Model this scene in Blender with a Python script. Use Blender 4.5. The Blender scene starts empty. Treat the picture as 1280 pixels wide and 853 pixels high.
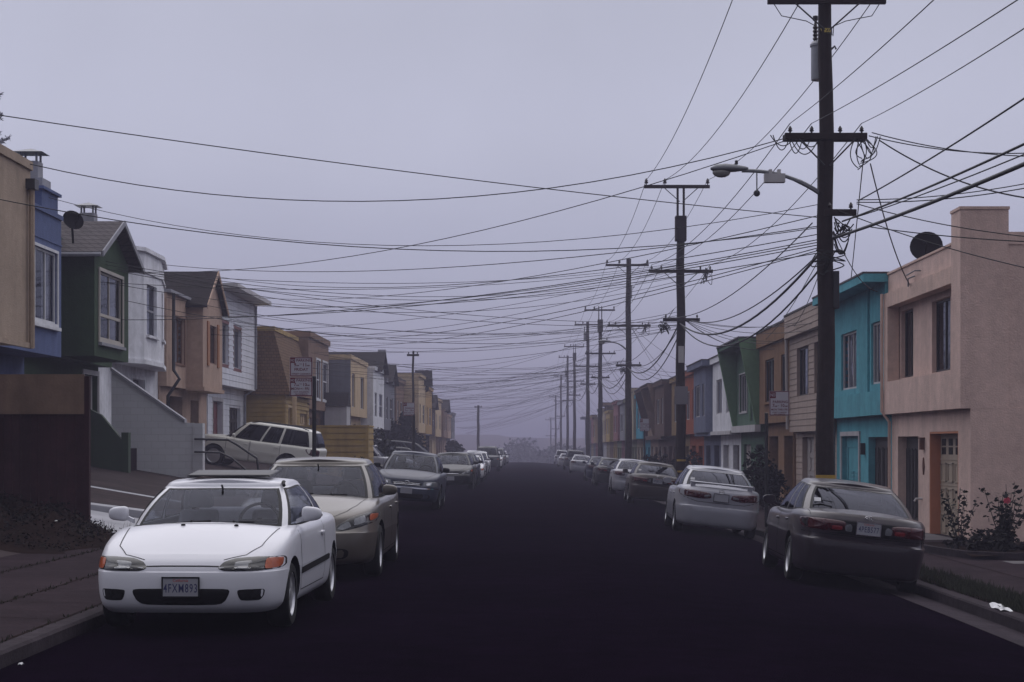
import bpy, bmesh, math, random
from mathutils import Vector, Matrix
from mathutils.bvhtree import BVHTree
R = math.radians
random.seed(11)
SC = bpy.context.scene
COL = SC.collection
F, CX, CY, EYE = 2250.0, 657.0, 555.0, 1.63      # focal length in photo pixels, vanishing point, eye height

def sc(d): return F / d                           # pixels per metre at distance d
def at(px, py, d): return Vector(((px - CX) * d / F, d, EYE - (py - CY) * d / F))

# ------------------------------------------------------------------ terrain
def pchip(kn, x):
    n = len(kn)
    if x <= kn[0][0]: return kn[0][1]
    if x >= kn[-1][0]: return kn[-1][1]
    i = 0
    while x > kn[i + 1][0]: i += 1
    def sl(j): return (kn[j + 1][1] - kn[j][1]) / (kn[j + 1][0] - kn[j][0])
    def tan(j):
        if j == 0: return sl(0)
        if j == n - 1: return sl(n - 2)
        a, b = sl(j - 1), sl(j)
        return 0.0 if a * b <= 0 else 2 * a * b / (a + b)
    h = kn[i + 1][0] - kn[i][0]; t = (x - kn[i][0]) / h
    m0, m1 = tan(i) * h, tan(i + 1) * h
    return ((2*t**3 - 3*t*t + 1) * kn[i][1] + (t**3 - 2*t*t + t) * m0 + (-2*t**3 + 3*t*t) * kn[i + 1][1] + (t**3 - t*t) * m1)

def prof(d):
    z = 0.0
    if d > 20: z -= .0035 * (d - 20)
    if d > 225:
        e = min(d, 330) - 225
        z -= .0003 * e * e
        if d > 330: z -= .063 * (min(d, 430) - 330)
        if d > 430: z += .05 * (d - 430)
    return z
KL, KR = -3.8, 5.3            # kerb faces
def cross(x):
    if x < -6.8: return .17 + .17 * (min(-x, 12.8) - 6.8)
    if x < KL: return .12 + .05 * (KL - x) / 3.0
    if x < .5: return 0.0
    if x <= KR: return -.38 * ((x - .5) / 4.7) ** 1.5
    return -.25
def gz(x, d): return cross(x) + prof(d)

# ------------------------------------------------------------------ materials
MATS = {}
def nd(nt, typ, **kw):
    n = nt.nodes.new(typ)
    for k, v in kw.items(): setattr(n, k, v)
    return n
def mat(name, col, rough=.7, var=.18, vs=1.2, bump=0.0, bs=30., metal=0., coat=0., streak=0., spec=.5, world=False, grain=0., gs=9.):
    if name in MATS: return MATS[name]
    m = bpy.data.materials.new(name); m.use_nodes = True
    nt = m.node_tree; b = nt.nodes['Principled BSDF']
    b.inputs['Roughness'].default_value = rough
    b.inputs['Metallic'].default_value = metal
    b.inputs['Coat Weight'].default_value = coat
    b.inputs['Coat Roughness'].default_value = .06
    b.inputs['Specular IOR Level'].default_value = spec
    tc = nd(nt, 'ShaderNodeTexCoord')
    co = tc.outputs['Object']
    if world:
        g = nd(nt, 'ShaderNodeNewGeometry'); co = g.outputs['Position']
    n1 = nd(nt, 'ShaderNodeTexNoise'); n1.inputs['Scale'].default_value = vs; n1.inputs['Detail'].default_value = 7; n1.inputs['Roughness'].default_value = .65
    nt.links.new(co, n1.inputs['Vector'])
    mr = nd(nt, 'ShaderNodeMapRange'); mr.inputs['From Min'].default_value = .25; mr.inputs['From Max'].default_value = .75
    mr.inputs['To Min'].default_value = 1 - var; mr.inputs['To Max'].default_value = 1 + var * .5
    nt.links.new(n1.outputs['Fac'], mr.inputs['Value'])
    val = mr.outputs['Result']
    if streak:
        mp = nd(nt, 'ShaderNodeMapping'); mp.inputs['Scale'].default_value = (2.2, 2.2, .28)
        nt.links.new(co, mp.inputs['Vector'])
        n2 = nd(nt, 'ShaderNodeTexNoise'); n2.inputs['Scale'].default_value = 1.3; n2.inputs['Detail'].default_value = 5
        nt.links.new(mp.outputs['Vector'], n2.inputs['Vector'])
        m2 = nd(nt, 'ShaderNodeMapRange'); m2.inputs['From Min'].default_value = .35; m2.inputs['From Max'].default_value = .7
        m2.inputs['To Min'].default_value = 1.0; m2.inputs['To Max'].default_value = 1 - streak
        nt.links.new(n2.outputs['Fac'], m2.inputs['Value'])
        mu = nd(nt, 'ShaderNodeMath', operation='MULTIPLY')
        nt.links.new(val, mu.inputs[0]); nt.links.new(m2.outputs['Result'], mu.inputs[1]); val = mu.outputs[0]
    if grain:
        n4 = nd(nt, 'ShaderNodeTexNoise'); n4.inputs['Scale'].default_value = gs; n4.inputs['Detail'].default_value = 6; n4.inputs['Roughness'].default_value = .75
        nt.links.new(co, n4.inputs['Vector'])
        m4 = nd(nt, 'ShaderNodeMapRange'); m4.inputs['From Min'].default_value = .3; m4.inputs['From Max'].default_value = .7; m4.inputs['To Min'].default_value = 1-grain; m4.inputs['To Max'].default_value = 1+grain
        nt.links.new(n4.outputs['Fac'], m4.inputs['Value'])
        mg = nd(nt, 'ShaderNodeMath', operation='MULTIPLY'); nt.links.new(val, mg.inputs[0]); nt.links.new(m4.outputs['Result'], mg.inputs[1]); val = mg.outputs[0]
    mx = nd(nt, 'ShaderNodeVectorMath', operation='SCALE')
    mx.inputs[0].default_value = col
    nt.links.new(val, mx.inputs['Scale'])
    nt.links.new(mx.outputs['Vector'], b.inputs['Base Color'])
    if bump:
        n3 = nd(nt, 'ShaderNodeTexNoise'); n3.inputs['Scale'].default_value = bs; n3.inputs['Detail'].default_value = 4
        nt.links.new(co, n3.inputs['Vector'])
        bp = nd(nt, 'ShaderNodeBump'); bp.inputs['Strength'].default_value = bump; bp.inputs['Distance'].default_value = .02
        nt.links.new(n3.outputs['Fac'], bp.inputs['Height']); nt.links.new(bp.outputs['Normal'], b.inputs['Normal'])
    MATS[name] = m
    return m
def glass(name, tint, ior=1.45, rough=.02, wav=0.0, refl=(.62, .64, .72)):
    if name in MATS: return MATS[name]
    m = bpy.data.materials.new(name); m.use_nodes = True
    nt = m.node_tree; nt.nodes.remove(nt.nodes['Principled BSDF'])
    out = nt.nodes['Material Output']
    tr = nd(nt, 'ShaderNodeBsdfTransparent'); tr.inputs['Color'].default_value = (*tint, 1)
    gl = nd(nt, 'ShaderNodeBsdfGlossy'); gl.inputs['Roughness'].default_value = rough; gl.inputs['Color'].default_value = (*refl, 1)
    ge = nd(nt, 'ShaderNodeNewGeometry'); dt = nd(nt, 'ShaderNodeVectorMath', operation='DOT_PRODUCT')
    nt.links.new(ge.outputs['Normal'], dt.inputs[0]); nt.links.new(ge.outputs['Incoming'], dt.inputs[1])
    ab = nd(nt, 'ShaderNodeMath', operation='ABSOLUTE'); nt.links.new(dt.outputs['Value'], ab.inputs[0])
    om = nd(nt, 'ShaderNodeMath', operation='SUBTRACT'); om.inputs[0].default_value = 1; nt.links.new(ab.outputs[0], om.inputs[1])
    pw = nd(nt, 'ShaderNodeMath', operation='POWER'); pw.inputs[1].default_value = 5; nt.links.new(om.outputs[0], pw.inputs[0])
    r0 = ((ior-1)/(ior+1))**2
    fr = nd(nt, 'ShaderNodeMath', operation='MULTIPLY_ADD'); fr.inputs[1].default_value = 1-r0; fr.inputs[2].default_value = r0*.9; nt.links.new(pw.outputs[0], fr.inputs[0])
    if wav:
        n3 = nd(nt, 'ShaderNodeTexNoise'); n3.inputs['Scale'].default_value = 1.6
        tc = nd(nt, 'ShaderNodeTexCoord'); nt.links.new(tc.outputs['Object'], n3.inputs['Vector'])
        bp = nd(nt, 'ShaderNodeBump'); bp.inputs['Strength'].default_value = wav; bp.inputs['Distance'].default_value = .05
        nt.links.new(n3.outputs['Fac'], bp.inputs['Height']); nt.links.new(bp.outputs['Normal'], gl.inputs['Normal'])
    mi = nd(nt, 'ShaderNodeMixShader')
    nt.links.new(fr.outputs[0], mi.inputs[0]); nt.links.new(tr.outputs[0], mi.inputs[1]); nt.links.new(gl.outputs[0], mi.inputs[2])
    nt.links.new(mi.outputs[0], out.inputs['Surface'])
    MATS[name] = m
    return m
def stucco(name, col, var=.2, streak=.14, rough=.9): return mat(name, col, rough, var, .9, .6, 30, streak=streak, spec=.2, grain=.13, gs=5.)
def wood(name, col): return mat(name, col, .8, .3, 3, .3, 25, streak=.3, spec=.25)

# ------------------------------------------------------------------ objects
def tag(o, label=None, cat=None, group=None, kind=None):
    if label: o['label'] = label
    if cat: o['category'] = cat
    if group: o['group'] = group
    if kind: o['kind'] = kind
    return o
def thing(name, label, cat, loc=(0, 0, 0), rz=0.0, group=None, rot=None):
    o = bpy.data.objects.new(name, None); COL.objects.link(o)
    o.location = loc; o.rotation_euler = rot if rot else (0, 0, rz)
    o.empty_display_size = .2
    return tag(o, label, cat, group)
def copy_tree(o, parent=None):
    c = o.copy(); COL.objects.link(c); c.parent = parent
    for ch in list(o.children): copy_tree(ch, c)
    return c

class MB:
    """collects geometry, then links it as one mesh object"""
    def __init__(s): s.v = []; s.f = []; s.m = []
    def quad(s, a, b, c, d, m=0):
        i = len(s.v); s.v += [Vector(a), Vector(b), Vector(c), Vector(d)]; s.f.append((i, i+1, i+2, i+3)); s.m.append(m)
    def poly(s, pts, m=0):
        i = len(s.v); s.v += [Vector(p) for p in pts]; s.f.append(tuple(range(i, i + len(pts)))); s.m.append(m)
    def hexa(s, p, m=0):          # 8 corners: bottom 0-3, top 4-7
        i = len(s.v); s.v += [Vector(q) for q in p]
        for f in ((0,3,2,1),(4,5,6,7),(0,1,5,4),(1,2,6,5),(2,3,7,6),(3,0,4,7)):
            s.f.append(tuple(i + k for k in f)); s.m.append(m)
    def box(s, x0, x1, y0, y1, z0, z1, m=0):
        s.hexa([(x0,y0,z0),(x1,y0,z0),(x1,y1,z0),(x0,y1,z0),(x0,y0,z1),(x1,y0,z1),(x1,y1,z1),(x0,y1,z1)], m)
    def grid(s, rows, m=0, close=False):
        i = len(s.v); nc = len(rows[0])
        for r in rows: s.v += [Vector(p) for p in r]
        for a in range(len(rows) - 1):
            for b in range(nc if close else nc - 1):
                b2 = (b + 1) % nc
                s.f.append((i + a*nc + b, i + a*nc + b2, i + (a+1)*nc + b2, i + (a+1)*nc + b)); s.m.append(m)
    def tube(s, pts, r, n=6, m=0, cap=True):
        pts = [Vector(p) for p in pts]
        rr = r if isinstance(r, (list, tuple)) else [r] * len(pts)
        rows = []
        up = None
        for k, p in enumerate(pts):
            t = (pts[min(k+1, len(pts)-1)] - pts[max(k-1, 0)])
            if t.length < 1e-9: t = Vector((0, 0, 1))
            t.normalize()
            if up is None: up = Vector((0, 0, 1)) if abs(t.z) < .9 else Vector((1, 0, 0))
            a = t.cross(up); a.normalize(); b = a.cross(t)
            up = b
            rows.append([p + (a * math.cos(2*math.pi*j/n) + b * math.sin(2*math.pi*j/n)) * rr[k] for j in range(n)])
        s.grid(rows, m, True)
        if cap: s.poly(rows[0][::-1], m); s.poly(rows[-1], m)
    def lathe(s, prof_, n=16, m=0, mtx=None, cap=False):    # (r,z) around z
        rows = [[Vector((r*math.cos(2*math.pi*j/n), r*math.sin(2*math.pi*j/n), z)) for j in range(n)] for r, z in prof_]
        if mtx is not None: rows = [[mtx @ p for p in r] for r in rows]
        s.grid(rows, m, True)
        if cap: s.poly(rows[0][::-1], m); s.poly(rows[-1], m)
    def ball(s, c, r, n=10, m=0):
        c = Vector(c); rx, ry, rz = r if isinstance(r, (tuple, list)) else (r, r, r)
        k = max(4, n // 2 + 1)
        rows = [[c + Vector((rx*math.sin(math.pi*i/k)*math.cos(2*math.pi*j/n), ry*math.sin(math.pi*i/k)*math.sin(2*math.pi*j/n), rz*math.cos(math.pi*i/k))) for j in range(n)] for i in range(k + 1)]
        s.grid(rows, m, True)
    def add(s, o):
        i = len(s.v); s.v += o.v; s.f += [tuple(i + k for k in f) for f in o.f]; s.m += o.m
    def xf(s, M): s.v = [M @ p for p in s.v]; return s
    def build(s, name, mats, parent=None, smooth=False, ang=35, loc=None, bevel=0):
        me = bpy.data.meshes.new(name)
        me.from_pydata([tuple(p) for p in s.v], [], s.f)
        if not isinstance(mats, (list, tuple)): mats = [mats]
        for mm in mats: me.materials.append(mm)
        if len(mats) > 1: me.polygons.foreach_set('material_index', s.m)
        bm = bmesh.new(); bm.from_mesh(me)
        bmesh.ops.remove_doubles(bm, verts=bm.verts, dist=.0004)
        if bevel:
            es = [e for e in bm.edges if len(e.link_faces) == 2 and e.calc_face_angle(0) > R(50)]
            bmesh.ops.bevel(bm, geom=es, offset=bevel, segments=2, affect='EDGES', profile=.6)
        bmesh.ops.recalc_face_normals(bm, faces=bm.faces)
        bm.to_mesh(me); bm.free()
        if smooth:
            me.shade_smooth(); me.set_sharp_from_angle(angle=R(ang))
        me.update()
        o = bpy.data.objects.new(name, me); COL.objects.link(o)
        if parent: o.parent = parent
        if loc: o.location = loc
        return o

_tx = {}
def text_mb(txt, size=1.0, bold=0.0, m=0, sp=1.0):
    """flat lettering in the x,z plane facing -y, centred on the origin"""
    key = (txt, bold, sp)
    if key not in _tx:
        cu = bpy.data.curves.new('lettering', 'FONT'); cu.body = txt; cu.size = 1.0; cu.space_character = sp
        cu.align_x = 'CENTER'; cu.align_y = 'CENTER'; cu.offset = bold; cu.resolution_u = 2
        o = bpy.data.objects.new('lettering', cu); COL.objects.link(o)
        bpy.context.view_layer.update()
        me = bpy.data.meshes.new_from_object(o.evaluated_get(bpy.context.evaluated_depsgraph_get()))
        vs = [v.co.copy() for v in me.vertices]; fs = [tuple(p.vertices) for p in me.polygons]
        bpy.data.objects.remove(o); bpy.data.curves.remove(cu); bpy.data.meshes.remove(me)
        _tx[key] = (vs, fs)
    vs, fs = _tx[key]
    b = MB(); b.v = [Vector((v.x*size, 0, v.y*size)) for v in vs]; b.f = list(fs); b.m = [m]*len(fs)
    return b

# palette
M = {}
M['asphalt'] = mat('asphalt', (.0046, .0024, .0062), .95, .5, .22, .6, 60, spec=0.0, world=True, grain=.45, gs=2.2)
M['gutter'] = mat('gutter_concrete', (.030, .023, .029), .9, .45, .8, .4, 30, spec=.05, world=True, grain=.35, gs=5)
M['kerb'] = mat('kerb_concrete', (.032, .025, .030), .9, .45, .9, .4, 30, spec=.06, world=True, grain=.35, gs=5)
M['walk'] = mat('old_sidewalk_concrete', (.023, .0145, .0185), .9, .5, .7, .5, 25, spec=.04, world=True, grain=.3, gs=4)
M['drive'] = mat('brown_driveway_concrete', (.048, .036, .037), .9, .45, .6, .4, 25, spec=.05, world=True, grain=.3, gs=3)
M['slab'] = mat('pale_concrete', (.36, .36, .39), .85, .3, .8, .3, 35, spec=.2, world=True)
M['earth'] = mat('dark_earth', (.014, .008, .007), .95, .5, .8, .6, 14, spec=.02, world=True)
M['ivy'] = mat('dark_ivy_leaf', (.008, .007, .007), .85, .5, 4, spec=.1)
M['shrub'] = mat('shrub_leaf', (.016, .018, .015), .75, .5, 3, spec=.15)
M['tree'] = mat('tree_leaf', (.045, .05, .05), .7, .5, 2, spec=.2)
M['dry'] = mat('dry_grass', (.09, .085, .05), .8, .4, 4, spec=.2)
M['grass'] = mat('verge_grass', (.03, .033, .02), .8, .5, 4, spec=.2)
M['bark'] = mat('bark', (.05, .04, .035), .9, .4, 5, .5, 30)
M['creosote'] = mat('creosoted_timber', (.022, .014, .014), .85, .5, 6, .5, 40, streak=.3, spec=.25)
M['greywood'] = mat('weathered_timber', (.045, .036, .036), .85, .5, 6, .5, 40, streak=.3, spec=.25)
M['wire'] = mat('black_cable', (.008, .008, .01), .6, .1, 2, spec=.3)
M['steel'] = mat('galvanised_steel', (.17, .175, .19), .5, .25, 5, metal=.5)
M['darksteel'] = mat('dark_metal', (.02, .02, .024), .5, .25, 5, metal=.3)
M['ceramic'] = mat('brown_porcelain', (.02, .014, .014), .25, .1, 4)
M['trafo'] = mat('grey_transformer_paint', (.24, .25, .28), .45, .2, 5)
M['lampglass'] = mat('lamp_refractor', (.22, .21, .20), .15, .15, 8)
M['black'] = mat('black_trim', (.006, .006, .007), .6, .1, 3, spec=.15)
M['tyre'] = mat('tyre_rubber', (.010, .010, .011), .8, .2, 9, spec=.2)
M['interior'] = mat('dark_interior', (.018, .018, .021), .85, .2, 4, spec=.2)
M['seatgrey'] = mat('grey_seat_cloth', (.10, .10, .115), .9, .2, 12, spec=.2)
M['rim'] = mat('alloy_silver', (.48, .48, .5), .32, .15, 9, metal=.7)
M['chrome'] = mat('chrome', (.6, .6, .63), .15, .05, 3, metal=1)
M['lampclear'] = mat('headlamp_clear', (.13, .135, .15), .12, .4, 16, coat=.4)
M['lampdark'] = mat('headlamp_reflector', (.012, .012, .014), .25, .4, 22, coat=.25, spec=.3)
M['amber'] = mat('amber_lens', (.30, .050, .006), .3, .3, 20, coat=.2, spec=.25)
M['redlens'] = mat('red_lens', (.048, .003, .007), .2, .35, 14, coat=.3)
M['redbright'] = mat('bright_red_lens', (.16, .006, .010), .25, .25, 14, coat=.3)
M['bushleaf'] = mat('black_green_leaf', (.007, .008, .007), .85, .5, 3, spec=.08)
M['dishblack'] = mat('black_dish', (.006, .006, .007), .9, .2, 4, spec=.05)
M['step'] = mat('doorstep_concrete', (.13, .12, .125), .9, .4, 1.2, .4, 25, spec=.05, world=True)
M['plate'] = mat('plate_white', (.25, .25, .28), .6, .06, 6)
M['plateblue'] = mat('plate_blue', (.02, .022, .09), .5, .05, 6)
M['platered'] = mat('plate_red', (.35, .03, .03), .5, .05, 6)
M['signwhite'] = mat('sign_white', (.38, .37, .42), .6, .1, 6)
M['signred'] = mat('sign_red', (.11, .004, .018), .7, .1, 6)
M['paper'] = mat('white_paper', (.55, .55, .56), .8, .08, 8)
M['ink'] = mat('printed_ink', (.02, .02, .02), .8, .05, 4)
M['white'] = mat('white_paint', (.62, .62, .64), .6, .14, 2, streak=.2)
M['offwhite'] = mat('offwhite_paint', (.46, .44, .45), .65, .16, 2, streak=.2)
M['curtain'] = mat('curtain_cloth', (.42, .42, .46), .9, .2, 3)
M['darkwin'] = mat('dark_frame', (.02, .02, .024), .5, .2, 5)
M['pane'] = glass('window_pane', (.78, .80, .84), 1.5, .015, .12, (.55, .57, .64))
M['carglass'] = glass('car_glass', (.56, .58, .62), 1.5, .015, 0, (.34, .35, .41))
M['tint'] = glass('tinted_car_glass', (.09, .09, .105), 1.5, .015, 0, (.34, .35, .42))
def paint(name, col, metal=.0, rough=.32, coat=.3):
    return mat('paint_' + name, col, rough, .05, .8, metal=metal, coat=coat, spec=.25)
HAZE, SKY, SUN, EXPO = .0016, 1.0, .6, 0.42
# ------------------------------------------------------------------ cars (local: +y is the front, +x the right hand side)
def sup(a, nf, nr):
    c, s = math.cos(a), math.sin(a)
    n = nf if s >= 0 else nr
    r = (abs(c)**n + abs(s)**n) ** (-1.0 / n)
    return c * r, s * r
NA = 96
def crom(p0, p1, p2, p3, t):
    return .5 * ((2*p1) + (p2 - p0)*t + (2*p0 - 5*p1 + 4*p2 - p3)*t*t + (3*p1 - p0 - 3*p2 + p3)*t**3)

def chaikin(p, it=2):
    for _ in range(it):
        q = []
        for i in range(len(p)):
            a, b = p[i], p[(i+1) % len(p)]
            q += [(a[0]*.75 + b[0]*.25, a[1]*.75 + b[1]*.25), (a[0]*.25 + b[0]*.75, a[1]*.25 + b[1]*.75)]
        p = q
    return p
def crisp(p, k=.13):
    q = []
    for i in range(len(p)):
        a, b = p[i], p[(i+1) % len(p)]
        q += [(a[0]+(b[0]-a[0])*k, a[1]+(b[1]-a[1])*k), (b[0]+(a[0]-b[0])*k, b[1]+(a[1]-b[1])*k)]
    return q
def resample(p, n):
    L = [0]
    for i in range(len(p)):
        a, b = p[i], p[(i+1) % len(p)]; L.append(L[-1] + math.hypot(b[0]-a[0], b[1]-a[1]))
    out = []; i = 0
    for k in range(n):
        t = L[-1]*k/n
        while L[i+1] < t: i += 1
        f = (t - L[i]) / max(1e-9, L[i+1] - L[i]); a, b = p[i], p[(i+1) % len(p)]
        out.append((a[0] + (b[0]-a[0])*f, a[1] + (b[1]-a[1])*f))
    return out

class CarShape:
    def __init__(s, T):
        s.T = T
        L2 = T['L']/2; W2 = T['W']/2; zs = T['zs']        # zs: shoulder height along y (knots, rear to front)
        hb = T.get('zb', .2)
        S = lambda off: (lambda y: pchip(zs, y) + off)
        nt, tt = T.get('nose_tuck', .10), T.get('tail_tuck', .06)
        hood = T.get('hoodback', .22); bootb = T.get('bootback', .14)
        mid = T.get('zmid', .45)
        K = lambda z: (lambda y: z)
        s.levels = [
            (K(hb), L2-.10, -L2+.09, W2-.09),
            (K(hb+.06), L2-.03, -L2+.03, W2-.035),
            (K(mid-.06), L2, -L2, W2-.012),
            (K(mid+.10), L2-.015, -L2+.005, W2),
            (K(mid+.125), L2-.015-T.get('lf', .02), -L2+.005+T.get('lr', .03), W2-.002),
            (lambda y: max(mid+.16, pchip(zs, y)-.11), L2-nt*.7, -L2+tt*.6, W2-.012),
            (S(-.035), L2-nt, -L2+tt, W2-.034),
            (S(.0), L2-nt-.05, -L2+tt+.03, W2-.075),
            (S(.018), L2-hood, -L2+bootb, W2-.165)]
        s.nf, s.nr = T.get('nf', 6), T.get('nr', 7)
    def ctrl(s, l, k):
        z, yf, yr, hw = s.levels[l]
        ux, uy = sup(2*math.pi*k/NA, s.nf, s.nr)
        y = (yf+yr)/2 + (yf-yr)/2*uy
        x = hw*ux
        L2 = s.T['L']/2
        e = max(0, abs(y) - L2*.55) / (L2*.45)
        x *= 1 - s.T.get('taper', .05)*e*e
        return Vector((x, y, z(y)))
    def inside(s, x, y, k=.95):
        T = s.T; yf, yr, hw = T['cowl'], T['back'], T['bhw']
        yy = (y - (yf+yr)/2) / ((yf-yr)/2); n = 4.5
        return abs(x/hw/k)**n + abs(yy/k)**n < 1
    def tub(s):
        mb = MB(); nl = len(s.levels)
        P = [[s.ctrl(l, k) for k in range(NA)] for l in range(nl)]
        rows = []
        for l in range(nl-1):
            for q in range(3):
                t = q/3
                rows.append([crom(P[max(l-1,0)][k], P[l][k], P[l+1][k], P[min(l+2,nl-1)][k], t) for k in range(NA)])
        rows.append(P[-1])
        mb.grid(rows, 0, True)
        mb.poly(rows[0][::-1], 1)
        top = rows[-1]; q4 = NA//4; rr = []
        for j in range(-q4, q4+1):
            a = top[j % NA]; b = top[(2*q4 - j) % NA]
            row = []
            for i in range(13):
                t = i/12; p = a.lerp(b, t); u = 2*t-1
                dd = max(0, min(1, min(s.levels[-1][1]-p.y, p.y-s.levels[-1][2])/.7)); w = dd*dd*(3-2*dd)
                p.z += s.T.get('crown', .045)*(1-u*u)*w
                row.append(p)
            rr.append(row)
        base = len(mb.v); mb.grid(rr)
        flags = {}
        for i in range(base, len(mb.v)):
            p = mb.v[i]
            if s.inside(p.x, p.y): flags[i] = 1; p.z -= .40
        for n, f in enumerate(mb.f):
            if any(i in flags for i in f): mb.m[n] = 1
        return mb
    def G(s, a, h):
        """point on the greenhouse wall: a in degrees round the car, h from belt to roof edge"""
        T = s.T; n = 4.5
        ux, uy = sup(R(a), T.get('gnf', 6), T.get('gnr', 6))
        yf, yr, hw = T['cowl'], T['back'], T['bhw']
        B = Vector((hw*ux, (yf+yr)/2 + (yf-yr)/2*uy, 0)); B.z = pchip(T['zs'], B.y) - .03 + T.get('crown', .045)*(1-abs(ux)**2)*.9
        ux, uy = sup(R(a), T.get('gnf', 6)+.8, 6.5)
        yf, yr, hw = T['rf'], T['rr'], T['rhw']
        Q = Vector((hw*ux, (yf+yr)/2 + (yf-yr)/2*uy, 0))
        Q.z = pchip(T['rz'], Q.y) - .045
        p = B.lerp(Q, h)
        d = Vector((p.x, (p.y - (T['cowl']+T['back'])/2)*.5, .25)).normalized()
        return p + d * (T.get('gb', .035)*4*h*(1-h))
    def house(s, wins):
        """wins: name -> (a0,a1). returns body mb and dict of glass mbs"""
        T = s.T; br = set()
        for a0, a1 in wins.values(): br |= {a0, a0+2.2, a1-2.2, a1}
        br = sorted(br); seq = []
        lo, hi = -46.0, 314.0
        allb = sorted(set([lo] + br + [hi]))
        for i in range(len(allb)-1):
            n = max(1, int((allb[i+1]-allb[i])/5))
            seq += [allb[i] + (allb[i+1]-allb[i])*k/n for k in range(n)]
        seq.append(hi)
        h0, h1 = T.get('h0', .07), T.get('h1', .95)
        hs = [0, h0, h0+.045] + [h0+.045 + (h1-h0-.09)*k/5 for k in range(1, 6)] + [h1, 1.0]
        body = MB(); gl = {k: MB() for k in wins}
        pts = {}
        def g(a, h):
            k = (round(a, 3), round(h, 4))
            if k not in pts: pts[k] = s.G(a, h)
            return pts[k]
        for i in range(len(seq)-1):
            for j in range(len(hs)-1):
                a0, a1, b0, b1 = seq[i], seq[i+1], hs[j], hs[j+1]
                am, hm = (a0+a1)/2, (b0+b1)/2
                q = (g(a0,b0), g(a1,b0), g(a1,b1), g(a0,b1))
                w = None
                for k, (c0, c1) in wins.items():
                    if c0 < am < c1 and h0 < hm < h1: w = (k, am < c0+2.2 or am > c1-2.2 or hm < h0+.045 or hm > h1-.045)
                if w and not w[1]: gl[w[0]].quad(*q)
                else: body.quad(*q, m=2 if w else 0)
        # roof
        n = 96; ring0 = [s.G(-180+360*k/n, 1) for k in range(n)]
        yc = (T['rf']+T['rr'])/2
        def inset(p, k, up): return Vector((p.x*k, yc + (p.y-yc)*k, p.z+up))
        ring1 = [inset(p, .975, .022) for p in ring0]; ring2 = [inset(p, .93, .036) for p in ring0]
        body.grid([ring0, ring1, ring2], 0, True)
        rows = []
        for j in range(-n//4, n//4+1):
            a = ring2[(j + n//2) % n]; b = ring2[(n//2 - j + n//2) % n]
            row = []
            for i in range(9):
                t = i/8; p = a.lerp(b, t); u = 2*t-1; p.z += T.get('rcrown', .03)*(1-u*u)*min(1, abs(a.x)/.3); row.append(p)
            rows.append(row)
        body.grid(rows)
        return body, gl

def to_bm(mb):
    me = bpy.data.meshes.new('tmp'); me.from_pydata([tuple(p) for p in mb.v], [], mb.f)
    me.polygons.foreach_set('material_index', mb.m)
    bm = bmesh.new(); bm.from_mesh(me); bmesh.ops.remove_doubles(bm, verts=bm.verts, dist=.0005)
    bmesh.ops.recalc_face_normals(bm, faces=bm.faces)
    bm.to_mesh(me); bm.free(); return me

class Drape:
    AX = {'F': (Vector((0,-1,0)), lambda a,b: Vector((a, 9, b))), 'B': (Vector((0,1,0)), lambda a,b: Vector((a,-9,b))),
          'R': (Vector((-1,0,0)), lambda a,b: Vector((9,a,b))), 'L': (Vector((1,0,0)), lambda a,b: Vector((-9,a,b))),
          'T': (Vector((0,0,-1)), lambda a,b: Vector((a,b,9)))}
    def __init__(s, verts, faces): s.bvh = BVHTree.FromPolygons(verts, faces)
    def hit(s, ax, a, b):
        d, o = s.AX[ax]
        loc, n, i, _ = s.bvh.ray_cast(o(a, b), d)
        return loc, d
    def patch(s, ax, poly, off=.006, dome=0.0, n=80, it=1, skirt=.012, m=0):
        poly = resample(chaikin(crisp(poly), 1), n)
        cx = sum(p[0] for p in poly)/n; cy = sum(p[1] for p in poly)/n
        rows = []
        last = None
        for k, o in ((1.0, -skirt), (1.0, off*.5), (.97, off), (.7, off+dome*.5), (.4, off+dome*.85), (.12, off+dome), (.01, off+dome)):
            row = []
            for p in poly:
                h, d = s.hit(ax, cx + (p[0]-cx)*k, cy + (p[1]-cy)*k)
                if h is None: h = last if last is not None else None
                if h is None: continue
                last = h
                row.append(h - d*o)
            if len(row) == n: rows.append(row)
        b = MB()
        if len(rows) > 1: b.grid(rows, m, True)
        return b
    def line(s, ax, pts, w=.008, off=.002, m=2, step=.04):
        b = MB(); P = []
        for i in range(len(pts)-1):
            a, c = pts[i], pts[i+1]; L = math.hypot(c[0]-a[0], c[1]-a[1]); k = max(1, int(L/step))
            for j in range(k): P.append((a[0]+(c[0]-a[0])*j/k, a[1]+(c[1]-a[1])*j/k))
        P.append(pts[-1]); A, B = [], []
        for i, p in enumerate(P):
            q0, q1 = P[max(0,i-1)], P[min(len(P)-1,i+1)]
            t = (q1[0]-q0[0], q1[1]-q0[1]); l = math.hypot(*t) or 1; nx, ny = -t[1]/l*w/2, t[0]/l*w/2
            h, d = s.hit(ax, p[0]+nx, p[1]+ny); g, d = s.hit(ax, p[0]-nx, p[1]-ny)
            if h is None or g is None or (h-g).length > .12: 
                if len(A) > 1: b.grid([A, B], m)
                A, B = [], []; continue
            A.append(h - d*off); B.append(g - d*off)
        if len(A) > 1: b.grid([A, B], m)
        return b

def rbox(x0,x1,y0,y1,z0,z1,r=.03):
    b = MB(); b.box(x0,x1,y0,y1,z0,z1); return b

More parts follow.
